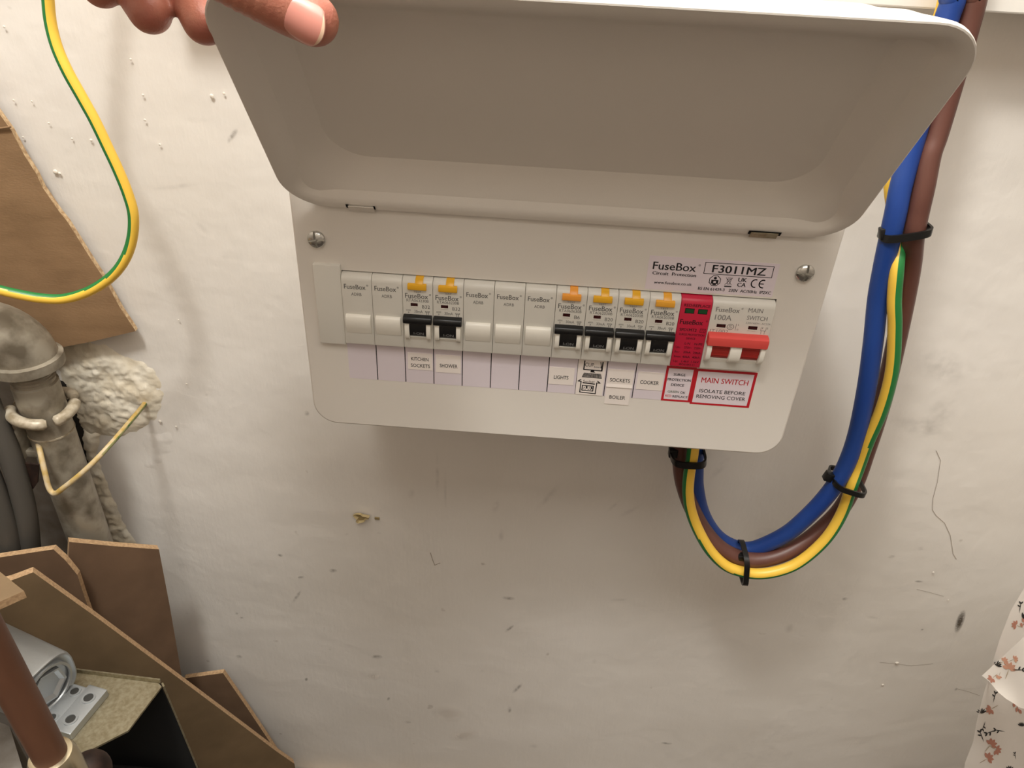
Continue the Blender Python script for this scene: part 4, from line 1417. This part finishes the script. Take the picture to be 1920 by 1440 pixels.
def bagpt(u, v):
    """u 0..1 away from the left edge, v 0..1 from the top down"""
    k = v * (len(rows) - 1)
    i = min(int(k), len(rows) - 2)
    f_ = k - i
    x = rows[i][0] * (1 - f_) + rows[i + 1][0] * f_
    y = rows[i][1] * (1 - f_) + rows[i + 1][1] * f_
    e = at(x, y, -130)
    fold = 6 * math.sin(7 * u + 4 * v) * u + 3.5 * math.sin(16 * u - 5 * v + 1)
    return np.array((e[0] + 150 * u, -130 - 22 * math.sin(min(u * 1.6, 1.5)) + fold * 0.5 + 2, e[2] - 8 * u))


NU, NV = 26, 36
g_ = [[bagpt(i / NU, j / NV) for i in range(NU + 1)] for j in range(NV + 1)]
mb = MB().loft(g_, False)
g_.append([np.array((p_[0] + 3, p_[1], -797.0)) for p_ in g_[-1]])
mb.loft(g_[-2:], False)
bk = [[p_ + np.array((10.0 * (1 - i / NU), 6 + 60 * i / NU, (-14 * i / NU if p_[2] > -790 else 0))) for i, p_ in enumerate(r)] for r in g_]
mb.loft(bk, False)
mb.loft([[r[0] for r in g_], [r[0] for r in bk]], False)
mb.loft([[r[-1] for r in g_], [r[-1] for r in bk]], False)
mb.loft([g_[-1], bk[-1]], False)
mb.loft([g_[0], bk[0]], False)
body_ = mb.build('bag_body', 'fabric', bag, smooth=60)
# folded flap
fl_px = [((1841, 1267), (1876, 1300)), ((1860, 1248), (1888, 1311)), ((1880, 1230), (1898, 1318)), ((1900, 1212), (1908, 1326)), ((1921, 1194), (1922, 1330)), ((1960, 1165), (1962, 1340)), ((2020, 1120), (2020, 1350))]
fr = []
fp1 = at(1841, 1267, -154)
fpn = nrm(np.cross(at(1921, 1194, -160) - fp1, at(1922, 1330, -186) - fp1))
for k, (a, b) in enumerate(fl_px):
    row = []
    for j in range(9):
        w = j / 8.0
        p_ = on_plane(a[0] + (b[0] - a[0]) * w, a[1] + (b[1] - a[1]) * w, fp1, fpn)
        row.append(p_ + fpn * (1.6 * math.sin(math.pi * w) * math.sin(k * 0.9) + 0.8 * math.sin(5 * w + k)))
    fr.append(row)
fo = -1.4 * fpn * (1 if np.dot(fpn, CAM_C - fp1) > 0 else -1)
mb = MB().loft(fr, False)
mb.loft([[p_ + fo for p_ in r] for r in fr], False)
for e_ in ([r[0] for r in fr], [r[-1] for r in fr], fr[0], fr[-1]):
    mb.loft([e_, [p_ + fo for p_ in e_]], False)
flap = mb.build('bag_flap', 'fabric', bag, smooth=60)


# printed sprigs: small leaf shapes laid 0.3 mm above the paper
def leafshape(c0, ang, l, w):
    d_ = np.array((math.cos(ang), math.sin(ang))); n_ = np.array((-d_[1], d_[0]))
    return [c0, c0 + d_ * l * 0.35 + n_ * w, c0 + d_ * l * 0.75 + n_ * w * 0.8, c0 + d_ * l, c0 + d_ * l * 0.75 - n_ * w * 0.8, c0 + d_ * l * 0.35 - n_ * w]


def printed(px, py, sc, rot, kind, parent, Yof):
    groups_ = {'petal': [], 'petal2': [], 'stem': [], 'leaf': []}
    c0 = np.array((0.0, 0.0)); r = math.radians(rot)
    if kind == 0:      # blossom with five petals
        for a in (-70, -30, 10, 50, 95):
            groups_['petal2' if sc < 0 else 'petal'].append(leafshape(c0, r + math.radians(a), 9, 2.2))
        groups_['leaf'].append(leafshape(c0, r + math.radians(190), 14, 0.6))
    elif kind == 1:    # dark twig with buds
        groups_['stem'].append(leafshape(c0, r, 16, 0.55))
        for l_, a in ((16, 35), (16, -30), (11, 60)):
            q = c0 + np.array((math.cos(r), math.sin(r))) * l_ * 0.8
            groups_['stem'].append(leafshape(q, r + math.radians(a), 5, 1.0))
    elif kind == 2:    # dense dark leaf sprig
        for a in (-60, -35, -10, 15, 40, 65):
            groups_['stem'].append(leafshape(c0, r + math.radians(a), 8, 1.1))
    else:              # rust foliage
        for q_, a in ((0, 40), (3, -40), (6, 40), (9, -40), (12, 0)):
            q = c0 + np.array((math.cos(r), math.sin(r))) * q_
            groups_['petal2'].append(leafshape(q, r + math.radians(a), 6, 1.7))
    for m_, shapes in groups_.items():
        if not shapes:
            continue
        mb = MB()
        for sh in shapes:
            P_ = []
            for q in sh:
                X, Y_ = px + q[0] * 1.7 * abs(sc), py - q[1] * 1.7 * abs(sc)
                P_.append(Yof(X, Y_))
            mb.add(P_, [tuple(range(len(P_)))])
        mb.build('printed_sprig', m_, parent)


def ray_on(grid):
    tris = []
    for j in range(len(grid) - 1):
        for i in range(len(grid[0]) - 1):
            a, b, c_, d_ = grid[j][i], grid[j][i + 1], grid[j + 1][i + 1], grid[j + 1][i]
            tris += [(a, b, c_), (a, c_, d_)]
    T0 = np.array([t_[0] for t_ in tris]); E1_ = np.array([t_[1] - t_[0] for t_ in tris]); E2_ = np.array([t_[2] - t_[0] for t_ in tris])

    def f(X, Y_):
        d_ = ray(X, Y_)
        h = np.cross(d_, E2_)
        a = np.einsum('ij,ij->i', E1_, h)
        a[np.abs(a) < 1e-9] = 1e-9
        s_ = CAM_C - T0
        u = np.einsum('ij,ij->i', s_, h) / a
        q = np.cross(s_, E1_)
        v = q @ d_ / a
        t_ = np.einsum('ij,ij->i', E2_, q) / a
        ok = (u >= -0.02) & (v >= -0.02) & (u + v <= 1.02) & (t_ > 0)
        if not ok.any():
            return at(X, Y_, -100)
        tt = t_[ok].min()
        return CAM_C + d_ * (tt - 0.0) - nrm(d_) * 0.5
    return f


fb, ffl = ray_on(g_), ray_on(fr)
for a in [(1862, 1318, 0.8, 75, 1), (1848, 1352, 0.7, 250, 1), (1840, 1338, 0.8, 90, 2), (1845, 1392, 0.9, 110, 1), (1858, 1330, -0.7, 200, 0), (1858, 1396, -0.8, 40, 0),
          (1852, 1422, -0.8, 20, 0), (1868, 1406, -0.7, -40, 0), (1870, 1368, 0.9, 200, 1), (1893, 1446, 0.8, 60, 2), (1900, 1312, -1.0, 300, 3), (1905, 1424, 0.5, 100, 1),
          (1915, 1362, 0.6, 80, 2), (1911, 1150, 0.8, 80, 1), (1905, 1172, -0.6, 150, 0), (1917, 1176, -0.9, 70, 3), (1918, 1160, 0.9, 30, 2), (1885, 1372, 0.8, 170, 1)]:
    printed(*a, body_, fb)
for a in [(1868, 1248, 0.8, 50, 2), (1882, 1240, 0.6, 20, 0), (1892, 1254, 0.9, 60, 0), (1896, 1256, 0.9, 0, 1), (1902, 1236, 0.5, 10, 0), (1860, 1272, -0.6, 210, 0), (1873, 1268, 0.4, 240, 0)]:
    printed(*a, flap, ffl)

# ================================================================== HAND HOLDING THE LID
ln = np.array((0.0, -cp, sp))          # lid outer normal (w axis)


def chain(mb, pts, rads, n=20):
    P = crom(pts, 6)
    rr = []
    for i in range(len(pts) - 1):
        for k in range(6):
            rr.append(rads[i] + (rads[i + 1] - rads[i]) * k / 6.0)
    rr.append(rads[-1])
    # rounded tip at the start
    t0 = nrm(P[0] - P[1])
    pre, prr = [], []
    for k in range(6):
        a = math.radians(90 - 90 * k / 6.0)
        pre.append(P[0] + t0 * rr[0] * math.sin(a)); prr.append(max(rr[0] * math.cos(a), 0.4))
    mb.tube(pre + P, prr + rr, n, ref=(0.21, 0.9, 0.37))


hm = MB()
th_tip = atd(588, 38, 271)
th = [th_tip, atd(545, 12, 270), atd(470, -28, 264), atd(390, -72, 258), atd(300, -120, 250), atd(210, -180, 248), atd(120, -250, 252)]
chain(hm, th, [9.2, 10.4, 10.6, 10.8, 12.5, 15, 18])
f1_ = [atd(384, 42, 306), atd(352, -30, 312), atd(318, -110, 306), atd(265, -190, 290), atd(190, -260, 270)]
chain(hm, f1_, [9.0, 10.2, 10.6, 11.5, 14])
f2_ = [atd(281, 22, 306), atd(243, -45, 312), atd(205, -115, 306), atd(165, -190, 290), atd(120, -260, 270)]
chain(hm, f2_, [8.8, 10.0, 10.6, 11.5, 14])
f3_ = [atd(190, -25, 308), atd(150, -85, 310), atd(115, -140, 304), atd(90, -205, 288), atd(60, -270, 270)]
chain(hm, f3_, [8.4, 9.4, 10.0, 11, 14])
f4_ = [atd(115, -70, 306), atd(80, -120, 306), atd(50, -165, 300), atd(30, -220, 286), atd(10, -280, 268)]
chain(hm, f4_, [7.2, 8.2, 8.8, 10, 13])
# palm, and unseen wrist and forearm bulked out to shade the fingers
for a, b in ((th[-1], f1_[-1]), (f1_[-1], f2_[-1]), (f2_[-1], f3_[-1]), (f3_[-1], f4_[-1])):
    chain(hm, [a, (a + b) / 2, b], [14, 15, 14])
wr = np.array((-58.0, -220.0, 232.0))
for q in (th[-1], f1_[-1], f2_[-1], f3_[-1], f4_[-1]):
    chain(hm, [q, (q * 0.5 + wr * 0.5), wr], [14, 18, 24])
fa = wr + np.array((-14.0, -62, 128))
chain(hm, [wr, (wr + fa) / 2, fa, fa + np.array((-10, -40, 85))], [28, 30, 34, 38])
tmp = hm.build('hand_blank', 'skin', org=tuple(wr))
md = tmp.modifiers.new('r', 'REMESH')
md.mode = 'VOXEL'
md.voxel_size = 0.0011
md.use_smooth_shade = True
sm = tmp.modifiers.new('s', 'SMOOTH')
sm.factor = 0.5
sm.iterations = 6
dg = bpy.context.evaluated_depsgraph_get()
me = bpy.data.meshes.new_from_object(tmp.evaluated_get(dg))
bpy.data.objects.remove(tmp)
# skin creases over the thumb joint
tj = (th[2] - wr) * S
td = np.array(nrm(th[1] - th[3]))
co = np.empty(len(me.vertices) * 3); me.vertices.foreach_get('co', co); co = co.reshape(-1, 3)
no = np.empty(len(me.vertices) * 3); me.vertices.foreach_get('normal', no); no = no.reshape(-1, 3)
for off_, dep in ((0.0, 0.00045), (0.0032, 0.00035), (-0.0034, 0.0004), (-0.0065, 0.0003), (0.0068, 0.0002)):
    s_ = (co - tj) @ td - off_
    near = (np.linalg.norm(co - tj, axis=1) < 0.016)
    co = co - no * (dep * np.exp(-(s_ / 0.0007) ** 2) * near)[:, None]
me.vertices.foreach_set('co', co.ravel())
me.polygons.foreach_set('use_smooth', [True] * len(me.polygons))
me.materials.clear()
me.materials.append(MT['skin'])
me.update()
hand = bpy.data.objects.new('person', me)
hand.location = tuple(wr * S)
col.objects.link(hand)
ORG[hand.name] = tuple(wr)
tag(hand, 'bare hand reaching in at the top left, thumb inside the open lid', 'person')
# thumb nail
ax = nrm(th[0] - th[1])
view = nrm(CAM_C - th[0])
upn = nrm(view - ax * np.dot(view, ax))
upn = nrm(upn * 0.93 + np.cross(ax, upn) * 0.30)
sdn = np.cross(ax, upn)
grid, gm = [], []
NUu, NVv = 16, 14
for j in range(NVv + 1):
    v = j / NVv                       # 0 at the cuticle, 1 at the free edge
    s_ = -9.5 + 17.5 * v
    half = 50 * (1 - 0.30 * abs(2 * v - 1) ** 4) * (1 - 0.25 * (1 - v) ** 3)
    row = []
    for i in range(NUu + 1):
        u = 2.0 * i / NUu - 1
        a = math.radians(half * u)
        cc = 2.2 * (u * u) * (1 if v < 0.5 else -1) * abs(2 * v - 1)
        ss = s_ + cc
        rr = 9.9 if ss < 0 else 9.9 * math.sqrt(max(0.05, 1 - (ss / 12.5) ** 2)) * 0.35 + 9.9 * 0.65
        rr -= 0.25 * abs(u) ** 6
        row.append(th[0] + ax * ss + (upn * math.cos(a) + sdn * math.sin(a)) * (rr - 0.15))
    grid.append(row)
mb = MB().loft(grid, False)
mb.m = [1 if (q // NUu) >= NVv - 1 else 0 for q in range(len(mb.f))]
lowg = [[p_ - upn * 1.0 for p_ in r] for r in grid]
mb.loft([grid[-1], lowg[-1]], False, mi=0)
mb.loft([[r[0] for r in grid], [r[0] for r in lowg]], False)
mb.loft([[r[-1] for r in grid], [r[-1] for r in lowg]], False)
mb.loft([grid[0], lowg[0]], False)
mb.build('thumb_nail', ['nail', 'nailtip'], hand, smooth=50)
